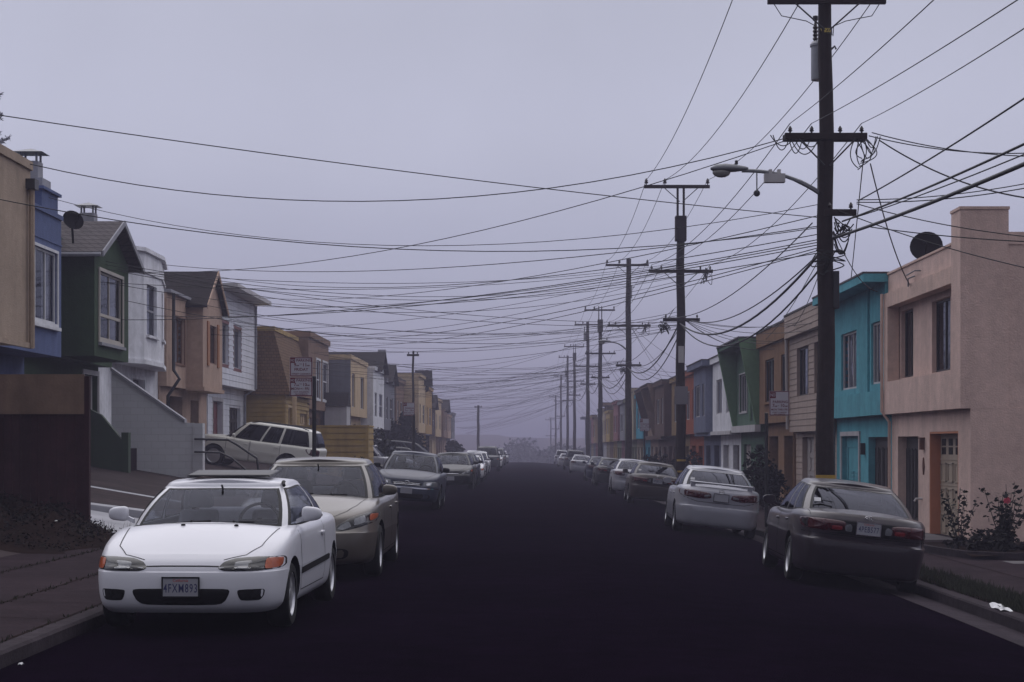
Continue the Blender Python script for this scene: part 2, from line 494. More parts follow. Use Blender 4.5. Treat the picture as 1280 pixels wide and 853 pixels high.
def make_wheel(root, x, y, r, wd, side, spokes):
    Mx = Matrix.Translation((x, y, r)) @ Matrix.Rotation(R(90)*side, 4, 'Y')
    t = MB()
    ri = r*.68
    prof_ = [(ri, -wd/2), (r*.90, -wd/2), (r*.975, -wd/2+.02), (r, -wd/2+.05), (r, wd/2-.05), (r*.975, wd/2-.02), (r*.90, wd/2), (ri+.005, wd/2), (ri, wd/2-.02), (ri-.01, -.02), (.02, -.02)]
    t.lathe(prof_, 28, 0, Mx)
    w = t.build('wheel', M['tyre'], root, True, 40)
    q = MB()
    zf = wd/2-.018
    q.lathe([(ri+.002, zf-.03), (ri+.002, zf+.006), (ri-.012, zf+.01), (ri-.03, zf-.008), (ri-.035, -.02)], 28, 0, Mx)
    q.lathe([(.001, zf), (.05, zf-.002), (.066, zf-.014), (.07, -.02)], 16, 0, Mx)
    for k in range(spokes):
        A = Mx @ Matrix.Rotation(2*math.pi*k/spokes, 4, 'Z')
        hw0, hw1 = .34*math.pi*.07*2.2/ (spokes/5), .23*math.pi*ri/ (spokes/5)
        p = [(.05,-hw0,zf-.04),(ri-.02,-hw1,zf-.03),(ri-.02,hw1,zf-.03),(.05,hw0,zf-.04),(.05,-hw0,zf-.004),(ri-.02,-hw1*.8,zf-.012),(ri-.02,hw1*.8,zf-.012),(.05,hw0,zf-.004)]
        q.hexa([A @ Vector(v) for v in p])
    q.build('rim', M['rim'], w, True, 30)
    return w

def mirror_pts(p): return [(-a, b) for a, b in p][::-1]

def make_car(T, paintmat, label, cat='car', group=None):
    S = CarShape(T)
    root = thing('parked_car', label, cat, group=group)
    tub = S.tub(); me = to_bm(tub)
    o = bpy.data.objects.new('tmpcar', me); COL.objects.link(o)
    me.materials.append(M['interior']); me.materials.append(M['interior']); me.materials.append(M['interior'])
    cut = MB(); tr = T.get('tr', .31)
    for ya in (T['fa'], T['ra']):
        for sd in (-1, 1):
            x0, x1 = sd*(T['W']/2-.26), sd*(T['W']/2+.12)
            Mx = Matrix.Translation(((x0+x1)/2, ya, tr+.015)) @ Matrix.Rotation(R(90), 4, 'Y')
            cut.lathe([(tr*T.get('arch', 1.13), -.19), (tr*T.get('arch', 1.13), .19)], 40, 1, Mx, True)
    mc = to_bm(cut); oc = bpy.data.objects.new('tmpcut', mc); COL.objects.link(oc)
    for _ in range(3): mc.materials.append(M['interior'])
    md = o.modifiers.new('b', 'BOOLEAN'); md.operation = 'DIFFERENCE'; md.object = oc; md.solver = 'EXACT'
    bpy.context.view_layer.update()
    ev = bpy.data.meshes.new_from_object(o.evaluated_get(bpy.context.evaluated_depsgraph_get()))
    body = MB(); body.v = [v.co.copy() for v in ev.vertices]; body.f = [tuple(p.vertices) for p in ev.polygons]; body.m = [p.material_index for p in ev.polygons]
    bpy.data.objects.remove(o); bpy.data.objects.remove(oc); bpy.data.meshes.remove(ev); bpy.data.meshes.remove(me); bpy.data.meshes.remove(mc)
    hb, gl = S.house(T['wins'])
    allm = MB(); allm.add(body); allm.add(hb)
    for g in gl.values(): allm.add(g)
    D = Drape(allm.v, allm.f)
    # shut lines and trim are surface marks of the body
    for ax, pts, w in T.get('seams', []):
        body.add(D.line(ax, pts, w, .0025, 2))
        if ax == 'R': body.add(D.line('L', pts, w, .0025, 2))
        if ax == 'T' : body.add(D.line('T', [(-a, b) for a, b in pts], w, .0025, 2))
        if ax in ('F', 'B') and any(abs(p[0]) > .02 for p in pts): body.add(D.line(ax, [(-a, b) for a, b in pts], w, .0025, 2))
    body.add(hb)
    ob = body.build('body', [paintmat, M['interior'], M['black']], root, True, 32); ob['painted'] = 1
    gmat = T.get('glass', M['carglass'])
    for k, g in gl.items():
        nm = 'windshield' if k == 'ws' else 'rear_window' if k == 'rw' else 'side_window'
        g.build(nm, T.get('sideglass', gmat) if nm == 'side_window' else gmat, root, True, 60)
    hw = T['W']/2
    # wheels
    for ya in (T['fa'], T['ra']):
        for sd in (-1, 1): make_wheel(root, sd*(hw-.125), ya, tr, .2, sd, T.get('spokes', 5))
    # mirrors
    mz = pchip(T['zs'], T['cowl']) + T.get('mz', .10); my = T['cowl'] - T.get('myo', .38)
    for sd in (-1, 1):
        b = MB()
        b.ball((sd*(hw+.055), my, mz), (.10, .062, .070), 14)
        cm = Vector((sd*(hw+.055), my, mz))
        for i, v in enumerate(b.v):
            q = v - cm; q = Vector((q.x/.10, q.y/.062, q.z/.07)); q = Vector([math.copysign(abs(c)**.62, c) for c in q])
            if q.y < -.45: q.y = -.45
            b.v[i] = cm + Vector((q.x*.098*(1 if q.x*sd < 0 else .92), q.y*.062, q.z*(.066 - .012*q.x*sd)))
        b.hexa([(sd*(hw-.09), my+.02, mz-.09), (sd*(hw+.0), my+.02, mz-.045), (sd*(hw+.0), my-.03, mz-.045), (sd*(hw-.09), my-.03, mz-.09),
                (sd*(hw-.09), my+.02, mz-.05), (sd*(hw+.01), my+.02, mz-.0), (sd*(hw+.01), my-.03, mz-.0), (sd*(hw-.09), my-.03, mz-.05)])
        q = b.build('side_mirror', T.get('mirmat', paintmat), root, True, 40)
        if 'mirmat' not in T: q['painted'] = 1
    # front lamps, grille, plates
    for nm, ax, poly, mt, off, dome, sub in T['patches']:
        for mir in ((0, 1) if min(p[0] for p in poly) > .01 else (0,)):
            pp = mirror_pts(poly) if mir else poly
            q = D.patch(ax, pp, off, dome).build(nm, mt if mt != 'paint' else paintmat, root, True, 40)
            if mt == 'paint': q['painted'] = 1
            for nm2, poly2, mt2, off2 in sub:
                D.patch(ax, mirror_pts(poly2) if mir else poly2, off2, .003).build(nm2, mt2, q, True, 40)
    for nm, pts, w in T.get('strips', []):
        for ax in ('R', 'L'):
            b = D.line(ax, pts, w, .012, 0); b.add(D.line(ax, pts, w*1.2, .003, 0)); b.build(nm, T.get('stripmat', M['black']), root, True)
    for ya, za in T.get('handles', []):
        for ax in ('R', 'L'): D.patch(ax, [(ya-.085, za-.016), (ya+.085, za-.016), (ya+.085, za+.018), (ya-.085, za+.018)], .022, .006, 20, 2).build('door_handle', T.get('handlemat', paintmat), root, True)
    # bumper trims across the nose / tail
    for nm, ax, pts, w, off, mt in T.get('bands', []):
        b = D.line(ax, pts, w, off, 0); b.build(nm, mt, root, True)
    # wipers along the foot of the windshield
    if T.get('wipers', True):
        for a0, a1 in ((62, 92), (91, 119)):
            b = MB(); pts = []
            for k in range(8):
                a = a0 + (a1-a0)*k/7; p = S.G(a, .055 + .05*(k/7)); pts.append(p + Vector((0, .02, .018)))
            b.tube(pts, .009, 5); b.tube([pts[5] + Vector((0, .05, -.04)), pts[4] + Vector((0, .01, .012))], .011, 5)
            b.build('wiper', M['black'], root, True)
    # plates
    for ax, z, txt, fr in T.get('plates', []):
        h, d = D.hit(ax, T.get('plx', 0), z)
        if h is None: continue
        sg = 1 if ax == 'F' else -1
        hh = min((D.hit(ax, u, v)[0].y*sg for u in (-.14, .14) for v in (z-.07, z+.07)), default=h.y*sg)
        hx = max((D.hit(ax, u, v)[0].y*sg for u in (-.14, 0, .14) for v in (z-.07, z, z+.07)))
        b = MB(); b.box(-.1525, .1525, -.006, .006, -.078, .078)
        Mx = Matrix.Translation((0, sg*(hx+.010), z)) @ (Matrix.Rotation(math.pi, 4, 'Z') if sg > 0 else Matrix.Identity(4))
        pl = b.xf(Mx).build('licence_plate', M['plate'], root)
        if fr:
            b = MB()
            for q in ((-.162,.162,-.088,-.076),(-.162,.162,.076,.088),(-.162,-.150,-.076,.076),(.150,.162,-.076,.076)): b.box(q[0], q[1], -.010, .002, q[2], q[3])
            b.xf(Mx).build('plate_frame', fr, pl)
        if txt:
            b = text_mb(txt, .094, .006, 0, 1.16); b.xf(Mx @ Matrix.Translation((0, -.0075, -.012)) @ Matrix.Scale(.70 if len(txt) > 6 else 1, 4, (1,0,0)) @ Matrix.Scale(1.12, 4, (0,0,1)))
            b.build('plate_lettering', M['plateblue'], pl)
            b = text_mb('California', .034, .004); b.xf(Mx @ Matrix.Translation((0, -.0075, .056))); b.build('plate_lettering', M['platered'], pl)
    # cabin
    cw, bk, belt = T['cowl'], T['back'], pchip(T['zs'], 0)
    b = MB(); pts = []
    for k in range(13):
        u = -1 + 2*k/12; pts.append([Vector((u*(T['bhw']-.07), cw-.06-.30*abs(u)**3*.6, belt-.06)), Vector((u*(T['bhw']-.07), cw-.42-.1*abs(u)**3, belt+.0)), Vector((u*(T['bhw']-.07), cw-.62, belt-.04)), Vector((u*(T['bhw']-.07), cw-.62, belt-.4))])
    b.grid(pts); b.build('dashboard', T.get('dash', M['interior']), root, True, 50)
    sy = (cw+bk)/2 + .12 + T.get('seaty', 0); rz = pchip(T['rz'], 0)
    for sd in (-1, 1):
        b = MB(); b.hexa([(sd*.36-.23, sy-.10, belt-.42), (sd*.36+.23, sy-.10, belt-.42), (sd*.36+.23, sy+.05, belt-.42), (sd*.36-.23, sy+.05, belt-.42),
                          (sd*.36-.19, sy-.30, rz-.30), (sd*.36+.19, sy-.30, rz-.30), (sd*.36+.19, sy-.18, rz-.30), (sd*.36-.19, sy-.18, rz-.30)])
        st = b.build('seat', T.get('seat', M['seatgrey']), root, True, 60, bevel=.045)
        b = MB(); b.hexa([(sd*.36-.13, sy-.33, rz-.285), (sd*.36+.13, sy-.33, rz-.285), (sd*.36+.13, sy-.23, rz-.285), (sd*.36-.13, sy-.23, rz-.285),
                          (sd*.36-.11, sy-.36, rz-.11), (sd*.36+.11, sy-.36, rz-.11), (sd*.36+.11, sy-.27, rz-.11), (sd*.36-.11, sy-.27, rz-.11)])
        b.build('headrest', T.get('seat', M['seatgrey']), st, True, 60, bevel=.04)
    if T.get('bench', True):
        b = MB(); yb = max(bk+.45, sy-1.0)
        b.hexa([(-.58, yb-.1, belt-.42), (.58, yb-.1, belt-.42), (.58, yb+.1, belt-.42), (-.58, yb+.1, belt-.42), (-.55, yb-.2, belt+.10), (.55, yb-.2, belt+.10), (.55, yb-.08, belt+.10), (-.55, yb-.08, belt+.10)])
        b.build('rear_seat', T.get('seat', M['seatgrey']), root, True, 60, bevel=.05)
    b = MB(); c = Vector((-.36, cw-.66, belt+.02)); A = Matrix.Translation(c) @ Matrix.Rotation(R(-62), 4, 'X')
    b.tube([A @ Vector((.185*math.cos(2*math.pi*k/24), .185*math.sin(2*math.pi*k/24), 0)) for k in range(25)], .015, 6)
    b.tube([A @ Vector((-.18, 0, 0)), A @ Vector((.18, 0, 0))], .02, 6); b.tube([A @ Vector((0, 0, 0)), A @ Vector((0, 0, -.25))], .04, 6)
    b.build('steering_wheel', M['interior'], root, True)
    if T.get('rvm', True):
        b = MB(); p = S.G(90, .84); b.box(-.11, .11, p.y-.13, p.y-.11, p.z-.05, p.z+.015); b.tube([(0, p.y-.11, p.z), (0, p.y-.02, p.z+.06)], .01, 5)
        b.build('rear_view_mirror', M['interior'], root)
    for f in T.get('extras', []): f(root, S, D)
    return root

def repaint(root, pm):
    for o in [root] + list(root.children_recursive):
        if o.get('painted'):
            o.material_slots[0].link = 'OBJECT'; o.material_slots[0].material = pm

def side_seams(T, doors):
    out = []
    for y0, y1 in doors:
        zt = lambda y: pchip(T['zs'], y) - .02
        out.append(('R', [(y0, zt(y0)), (y0, .62), (y0+.02*0, .36), (y0+.03 if y0 < y1 else y0-.03, .30)], .013))
        out.append(('R', [(y1, zt(y1)), (y1, .62), (y1, .36), (y1-.03, .30)], .013))
        out.append(('R', [(y0+.03, .30), (y1-.03, .30)], .009))
    return out
def WINS(ws=(47.2,132.8), rw=(227.5,312.5), side=((-14,42),(-41,-18))):
    w = {'ws': ws, 'rw': rw}
    for i, (a, b) in enumerate(side):
        w['sr%d' % i] = (a, b); w['sl%d' % i] = (180-b, 180-a)
    return w
def sunroof(root, S, D):
    b = MB(); b.hexa([(-.41,-.42,1.338),(.41,-.42,1.338),(.41,.10,1.312),(-.41,.10,1.312),(-.40,-.42,1.372),(.40,-.42,1.372),(.39,.10,1.332),(-.39,.10,1.332)])
    b.build('sunroof', mat('sunroof_glass', (.022,.022,.027), .45, .1, 3, spec=.3), root, True, 50, bevel=.012)
    h, d = D.hit('T', -.54, .20); b = MB(); b.tube([h + Vector((-.03,.10,-.02)), h + Vector((-.01,.03,.012)), h + Vector((.0,-.06,.014)), h + Vector((.0,-.12,.004))], .016, 6); b.build('antenna_base', M['black'], root, True)
def sticker(x, h=.12):
    def f(root, S, D):
        hit, d = D.hit('B', x, pchip(S.T['zs'], S.T['back']) + h)
        if hit is None: return
        n = Vector((0, -.80, .6))
        b = MB(); b.hexa([hit + Vector(v) + n*.004 for v in ((-.045,0,0),(.045,0,0),(.045,.012,.0),(-.045,.012,0),(-.045,.035,.05),(.045,.035,.05),(.045,.045,.05),(-.045,.045,.05))])
        b.build('window_sticker', M['paper'], root)
    return f
def emblem(ax, z, kind):
    def f(root, S, D):
        hit, d = D.hit(ax, 0, z); sg = 1 if ax == 'F' else -1
        b = MB(); c = hit + Vector((0, sg*.012, 0))
        def ring(rx, rz, r): b.tube([c + Vector((rx*math.cos(2*math.pi*k/20), 0, rz*math.sin(2*math.pi*k/20))) for k in range(21)], r, 5)
        def ln(p, r): b.tube([c + Vector((u, sg*.002, v)) for u, v in p], r, 5)
        if kind == 'oval': ring(.055, .036, .006); ring(.02, .034, .005); ring(.035, .014, .005)
        elif kind == 'roundel':
            ring(.062, .062, .007); ln([(-.04,.045),(0,-.002),(.04,.045)], .006); ln([(-.052,.03),(-.028,-.05),(0,.002),(.028,-.05),(.052,.03)], .006)
        else:
            ln([(-.045,-.035),(-.05,.035),(.05,.035),(.045,-.035),(-.045,-.035)], .006); ln([(-.025,.025),(-.02,-.025)], .005); ln([(.025,.025),(.02,-.025)], .005); ln([(-.02,0),(.02,0)], .005)
        b.build('emblem', M['chrome'], root, True)
    return f
def spoiler(root, S, D):
    T = S.T; y = -T['L']/2 + .20; z = pchip(T['zs'], y) + .10
    rows = []
    for k in range(13):
        u = -1+2*k/12; x = u*.66; dy = .12*abs(u)**3
        rows.append([Vector((x, y+dy-.06, z-.018)), Vector((x, y+dy-.07, z+.006)), Vector((x, y+dy+.02, z+.022)), Vector((x, y+dy+.08, z+.004)), Vector((x, y+dy+.06, z-.014))])
    b = MB(); b.grid(rows, 0, True)
    for sd in (-1, 1): b.box(sd*.60-.05, sd*.60+.05, y+.04, y+.12, z-.11, z)
    q = b.build('spoiler', T['pm'], root, True, 50); q['painted'] = 1
def roofrails(x, y0, y1):
    def f(root, S, D):
        for sd in (-1, 1):
            pts = []
            for k in range(9):
                y = y0 + (y1-y0)*k/8; h, d = D.hit('T', sd*x, y); pts.append(h + Vector((0, 0, .05 if 0 < k < 8 else .0)))
            b = MB(); b.tube(pts, .02, 6); b.build('roof_rail', M['darksteel'], root, True)
    return f
def front_generic(z, W2, lampm='lampclear', grille=True):
    p = [('headlight', 'F', [(W2*.50,z-.055),(W2*.56,z+.06),(W2*.92,z+.075),(W2*.95,z+.0),(W2*.90,z-.06)], M[lampm], .006, .012,
          [('indicator', [(W2*.80,z-.045),(W2*.93,z-.03),(W2*.93,z+.06),(W2*.80,z+.06)], M['amber'], .016)])]
    if grille: p.append(('grille', 'F', [(-W2*.44,z-.05),(W2*.44,z-.05),(W2*.46,z+.05),(-W2*.46,z+.05)], M['black'], .004, 0, [('grille_bar', [(-W2*.42,z-.008),(W2*.42,z-.008),(W2*.42,z+.008),(-W2*.42,z+.008)], M['chrome'], .014)]))
    p.append(('lower_intake', 'F', [(-W2*.55,.30),(W2*.55,.30),(W2*.60,.43),(-W2*.60,.43)], M['black'], .004, 0, []))
    return p
def rear_generic(z, W2, h=.07, x0=.36):
    return [('taillight', 'B', [(W2*x0,z-h),(W2*.93,z-h*.9),(W2*.96,z+h),(W2*(x0+.02),z+h)], M['redlens'], .006, .010,
             [('reversing_lamp', [(W2*(x0+.03),z-h*.6),(W2*(x0+.14),z-h*.6),(W2*(x0+.14),z+h*.3),(W2*(x0+.03),z+h*.3)], M['lampclear'], .016)])]

P_white = paint('white', (.51, .51, .55), 0, .3)
P_gold = paint('champagne', (.080, .069, .061), .1, .3)
P_blue = paint('slate_blue', (.034, .038, .062), .05, .42, .10)
P_grey = paint('warm_grey', (.021, .015, .021), .1, .3)
P_silver = paint('silver', (.25, .25, .285), .15, .3)
P_brown = paint('dark_brown', (.030, .022, .022), .0, .42, .10)
P_black = paint('black', (.010, .010, .013), .0, .42, .10)
P_beige = paint('pale_beige', (.60, .59, .54), .05, .3)
P_navy = paint('navy', (.018, .022, .045), .0, .42, .10)
P_dgrey = paint('dark_grey', (.04, .042, .05), .0, .42, .10)

def T_coupe(pm):
    T = dict(L=4.39, W=1.695, pm=pm, zs=[(-2.2,.86),(-1.5,.90),(-.4,.885),(1.05,.865),(1.65,.765),(2.2,.585)], zb=.19, zmid=.42, nf=8, nr=6, hoodback=.22,
             cowl=1.12, back=-1.45, rf=.30, rr=-.72, rz=[(-.85,1.255),(-.25,1.292),(.35,1.265)], bhw=.775, rhw=.59, fa=1.365, ra=-1.255, tr=.29, spokes=7,
             wins=WINS(side=((-14,43.6),(-42,-17))), crown=.04, nose_tuck=.075, seat=mat('pale_seat_cloth', (.24,.24,.27), .9, .2, 12), dash=mat('grey_dash', (.17,.17,.18), .8), mz=.12)
    T['patches'] = [
        ('headlight', 'F', [(.30,.572),(.345,.625),(.44,.655),(.62,.666),(.815,.660),(.82,.585),(.80,.560),(.60,.550),(.36,.548)], M['lampdark'], .006, .012,
         [('lamp_lens', [(.44,.570),(.44,.625),(.59,.638),(.59,.566)], M['lampclear'], .016), ('indicator', [(.690,.562),(.80,.570),(.805,.650),(.690,.655)], M['amber'], .018)]),
        ('grille', 'F', [(-.43,.400),(-.2,.402),(.2,.402),(.43,.400),(.36,.26),(-.36,.26)], M['black'], .003, 0, []),
        ('air_duct', 'F', [(.47,.395),(.70,.400),(.69,.34),(.66,.30),(.50,.30)], M['black'], .003, 0, []),
        ('taillight', 'B', [(.40,.66),(.78,.66),(.80,.80),(.40,.80)], M['redlens'], .006, .01, [])]
    T['seams'] = [('F', [(0,.588),(.18,.588),(.31,.585)], .011), ('T', [(.34,2.06),(.52,1.98),(.62,1.80),(.68,1.2)], .008), ('T', [(0,1.20),(.66,1.12)], .012)] + side_seams(T, [(-.52, .98)])
    T['strips'] = [('door_moulding', [(-.78,.50),(-.50,.495),(1.0,.475)], .05)]
    T['handles'] = [(-.38,.76)]
    T['plates'] = [('F', .415, '4FXM893', M['black'])]
    def hoodmarks(root, S, D):
        b = MB()
        for x in (-.30, .18): 
            h, d = D.hit('T', x, 1.28); b.ball(h + Vector((0,0,.006)), (.022,.016,.012), 8)
        b.build('washer_nozzle', M['black'], root, True)
    T['extras'] = [sunroof, hoodmarks]
    return T
def T_sedan_swept(pm):
    T = dict(L=4.8, W=1.82, pm=pm, zs=[(-2.4,1.0),(-1.6,1.01),(-.5,.96),(1.25,.945),(1.9,.85),(2.4,.70)], zb=.2, zmid=.46, nf=5.4, nr=6, hoodback=.34,
             cowl=1.36, back=-1.62, rf=.42, rr=-.72, rz=[(-.9,1.40),(-.1,1.452),(.5,1.415)], bhw=.83, rhw=.615, fa=1.43, ra=-1.345, tr=.325, spokes=7,
             wins=WINS(side=((2,43.6),(-24,-1.0),(-42,-26))), crown=.05, nose_tuck=.14, mz=.12)
    T['patches'] = [
        ('headlight', 'F', [(.36,.605),(.48,.595),(.70,.645),(.86,.70),(.89,.80),(.80,.815),(.62,.775),(.46,.69)], M['lampdark'], .006, .016,
         [('lamp_lens', [(.42,.62),(.47,.67),(.56,.72),(.60,.65),(.50,.615)], M['lampclear'], .022), ('lamp_lens', [(.62,.66),(.62,.745),(.74,.785),(.76,.70)], M['lampclear'], .022),
          ('indicator', [(.79,.71),(.86,.735),(.87,.795),(.79,.795)], M['amber'], .022)]),
        ('grille', 'F', [(-.34,.60),(.34,.60),(.40,.69),(-.40,.69)], M['black'], .004, 0, [('grille_bar', [(-.33,.635),(.33,.635),(.33,.655),(-.33,.655)], M['chrome'], .014)]),
        ('lower_intake', 'F', [(-.55,.26),(.55,.26),(.58,.40),(-.58,.40)], M['black'], .004, 0, [])] + rear_generic(.88, .91, .085, .45)
    T['seams'] = [('T', [(.36,2.22),(.52,2.05),(.62,1.8),(.70,1.4)], .008), ('T', [(0,1.42),(.70,1.34)], .012), ('F', [(0,.745),(.40,.735)], .009), ('B', [(0,.70),(.62,.72)], .008)] + side_seams(T, [(-.02, 1.15), (-1.08, -.05)])
    T['handles'] = [(.12,.82), (-.90,.84)]
    T['plates'] = [('F', .46, None, None), ('B', .78, None, None)]
    T['bands'] = [('bumper_trim', 'F', [(.36,.255),(.82,.29)], .03, .010, M['chrome'])]
    return T
def T_sedan_upright(pm):
    T = dict(L=4.7, W=1.75, pm=pm, zs=[(-2.35,.96),(-1.6,.97),(-.5,.94),(1.25,.93),(1.9,.86),(2.35,.74)], zb=.2, zmid=.48, nf=5.4, nr=6, hoodback=.26,
             cowl=1.24, back=-1.62, rf=.38, rr=-.80, rz=[(-.9,1.40),(-.1,1.45),(.5,1.415)], bhw=.80, rhw=.60, fa=1.45, ra=-1.25, tr=.315, spokes=6,
             wins=WINS(side=((2,43.6),(-26,-1.0),(-42,-28))), crown=.045, nose_tuck=.09, mz=.11, mirmat=M['black'])
    T['patches'] = [
        ('headlight', 'F', [(.42,.60),(.42,.715),(.80,.735),(.82,.68),(.80,.60)], M['lampclear'], .006, .012, [('lamp_lens', [(.50,.63),(.50,.69),(.64,.70),(.64,.63)], M['chrome'], .018)]),
        ('grille', 'F', [(-.38,.60),(.38,.60),(.385,.70),(-.385,.70)], M['black'], .004, 0, [('grille_bar', [(-.36,.625),(.36,.625),(.36,.637),(-.36,.637)], M['chrome'], .014), ('grille_bar', [(-.36,.66),(.36,.66),(.36,.672),(-.36,.672)], M['chrome'], .014)]),
        ('lower_intake', 'F', [(-.60,.27),(.60,.27),(.62,.40),(-.62,.40)], M['black'], .004, 0, [])] + rear_generic(.84, .875, .075, .40)
    T['seams'] = [('T', [(.42,2.15),(.56,2.0),(.66,1.7),(.70,1.3)], .008), ('F', [(0,.745),(.42,.735)], .009), ('B', [(0,.66),(.62,.68)], .008)] + side_seams(T, [(-.02, 1.10), (-1.05, -.05)])
    T['handles'] = [(.12,.80), (-.90,.82)]
    T['plates'] = [('F', .47, None, None), ('B', .76, None, None)]
    T['bands'] = [('bumper_trim', 'F', [(-.84,.545),(0,.545),(.84,.545)], .035, .010, M['chrome'])]
    T['extras'] = [emblem('F', .66, 'roundel')]
    return T
def T_sedan_rear(pm):
    T = dict(L=4.77, W=1.78, pm=pm, lr=.075, zs=[(-2.39,.985),(-1.6,.99),(-.5,.94),(1.25,.92),(1.9,.83),(2.39,.70)], zb=.2, zmid=.54, nf=5, nr=6.4, bootback=.15, tail_tuck=.10,
             cowl=1.30, back=-1.70, rf=.40, rr=-.80, rz=[(-.9,1.365),(-.1,1.415),(.5,1.38)], bhw=.81, rhw=.60, fa=1.42, ra=-1.25, tr=.31, spokes=7,
             wins=WINS(side=((2,43.6),(-24,-1.0),(-42,-26))), crown=.05, mz=.11, glass=M['tint'], bench=True)
    T['patches'] = front_generic(.66, .89) + [
        ('boot_panel', 'B', [(-.80,.735),(.80,.735),(.82,.915),(-.82,.915)], M['black'], .002, 0, []),
        ('taillight', 'B', [(.29,.775),(.55,.76),(.82,.765),(.845,.90),(.60,.915),(.30,.905)], M['redlens'], .010, .012,
         [('brake_lens', [(.34,.785),(.48,.785),(.48,.84),(.34,.84)], M['redbright'], .022), ('reversing_lamp', [(.215,.775),(.30,.775),(.315,.85),(.245,.88),(.215,.85)], M['lampclear'], .024)])]
    T['seams'] = [('B', [(0,.715),(.82,.72)], .010), ('T', [(.74,-1.75),(.74,-2.2)], .008), ('T', [(.62,1.9),(.70,1.35)], .008)] + side_seams(T, [(-.02, 1.12), (-1.06, -.05)])
    T['handles'] = [(.12,.80), (-.90,.82)]
    T['strips'] = [('door_moulding', [(-1.0,.52),(1.1,.50)], .045)]
    T['stripmat'] = pm
    T['plates'] = [('B', .835, '4PEB577', M['chrome'])]
    T['extras'] = [emblem('B', .965, 'oval'), sticker(-.56)]
    return T
def T_sedan_spoiler(pm):
    T = dict(L=4.83, W=1.81, pm=pm, zs=[(-2.4,1.0),(-1.6,1.01),(-.5,.95),(1.25,.93),(1.9,.84),(2.4,.68)], zb=.2, zmid=.50, lr=.07, nf=4.8, nr=6, bootback=.17, tail_tuck=.11,
             cowl=1.34, back=-1.68, rf=.42, rr=-.82, rz=[(-.95,1.385),(-.1,1.44),(.5,1.40)], bhw=.825, rhw=.61, fa=1.43, ra=-1.31, tr=.32, spokes=5,
             wins=WINS(side=((2,43.6),(-24,-1.0),(-42,-26))), crown=.05, mz=.11, glass=M['tint'])
    T['patches'] = front_generic(.68, .905) + [
        ('taillight', 'B', [(.20,.80),(.40,.765),(.84,.80),(.865,.93),(.60,.935),(.22,.90)], M['redlens'], .008, .012, [('reversing_lamp', [(.24,.82),(.36,.81),(.36,.85),(.24,.87)], M['lampclear'], .02)])]
    T['seams'] = [('B', [(0,.70),(.50,.705),(.78,.78)], .009), ('T', [(.62,1.9),(.70,1.35)], .008)] + side_seams(T, [(-.02, 1.12), (-1.06, -.05)])
    T['handles'] = [(.12,.80), (-.90,.82)]
    T['plates'] = [('B', .82, None, M['darksteel'])]
    T['extras'] = [spoiler, emblem('B', .945, 'square'), sticker(-.56)]
    return T
def T_suv(pm):
    T = dict(L=4.89, W=1.92, pm=pm, zs=[(-2.45,1.14),(-1.6,1.15),(0,1.13),(1.3,1.14),(1.9,1.13),(2.45,1.07)], zb=.34, zmid=.66, nf=6, nr=8, bootback=.08, tail_tuck=.03, hoodback=.2, nose_tuck=.06,
             cowl=1.25, back=-2.36, rf=.58, rr=-2.12, rz=[(-2.2,1.78),(-1.2,1.83),(0,1.83),(.6,1.79)], bhw=.86, rhw=.72, fa=1.55, ra=-1.28, tr=.39, arch=1.16, spokes=5, gnf=5, gnr=7,
             wins=WINS(side=((14,41),(-9,11.5),(-40.5,-12))), crown=.05, mz=.12, glass=M['tint'], myo=.42)
    T['patches'] = front_generic(.90, .96) + [('taillight', 'B', [(.62,.86),(.90,.86),(.92,1.10),(.66,1.10)], M['redlens'], .006, .012, [])]
    T['seams'] = side_seams(T, [(.22, 1.12), (-.95, .19)])
    T['handles'] = [(.36,.98), (-.80,1.0)]
    T['strips'] = [('door_moulding', [(-.9,.70),(1.12,.70)], .06)]; T['stripmat'] = pm
    T['plates'] = [('B', .80, None, None)]
    T['bands'] = [('rear_bumper', 'B', [(-.90,.60),(0,.60),(.90,.60)], .18, .03, pm), ('bull_bar', 'F', [(-.85,.62),(0,.62),(.85,.62)], .12, .02, pm)]
    T['extras'] = [roofrails(.62, -1.9, .3)]
    return T
def T_van(pm):
    T = dict(L=4.9, W=1.9, pm=pm, zs=[(-2.45,1.08),(-1.6,1.08),(0,1.06),(1.5,1.04),(2.0,.94),(2.45,.78)], zb=.24, zmid=.5, nf=4.6, nr=7, bootback=.08, tail_tuck=.03, hoodback=.3,
             cowl=1.72, back=-2.36, rf=.72, rr=-2.15, rz=[(-2.2,1.66),(-1.2,1.72),(0,1.74),(.8,1.69)], bhw=.84, rhw=.68, fa=1.50, ra=-1.35, tr=.33, spokes=6, gnf=4.5, gnr=7,
             wins=WINS(side=((14,42),(-12,11.5),(-40.5,-15))), crown=.05, mz=.12, glass=M['tint'])
    T['patches'] = front_generic(.74, .95) + [('taillight', 'B', [(.70,.80),(.90,.80),(.92,1.10),(.76,1.10)], M['redlens'], .006, .012, [])]
    T['seams'] = side_seams(T, [(.3, 1.4), (-.95, .27)])
    T['handles'] = [(.42,.92), (-.80,.94)]
    T['plates'] = [('B', .76, None, None)]
    return T
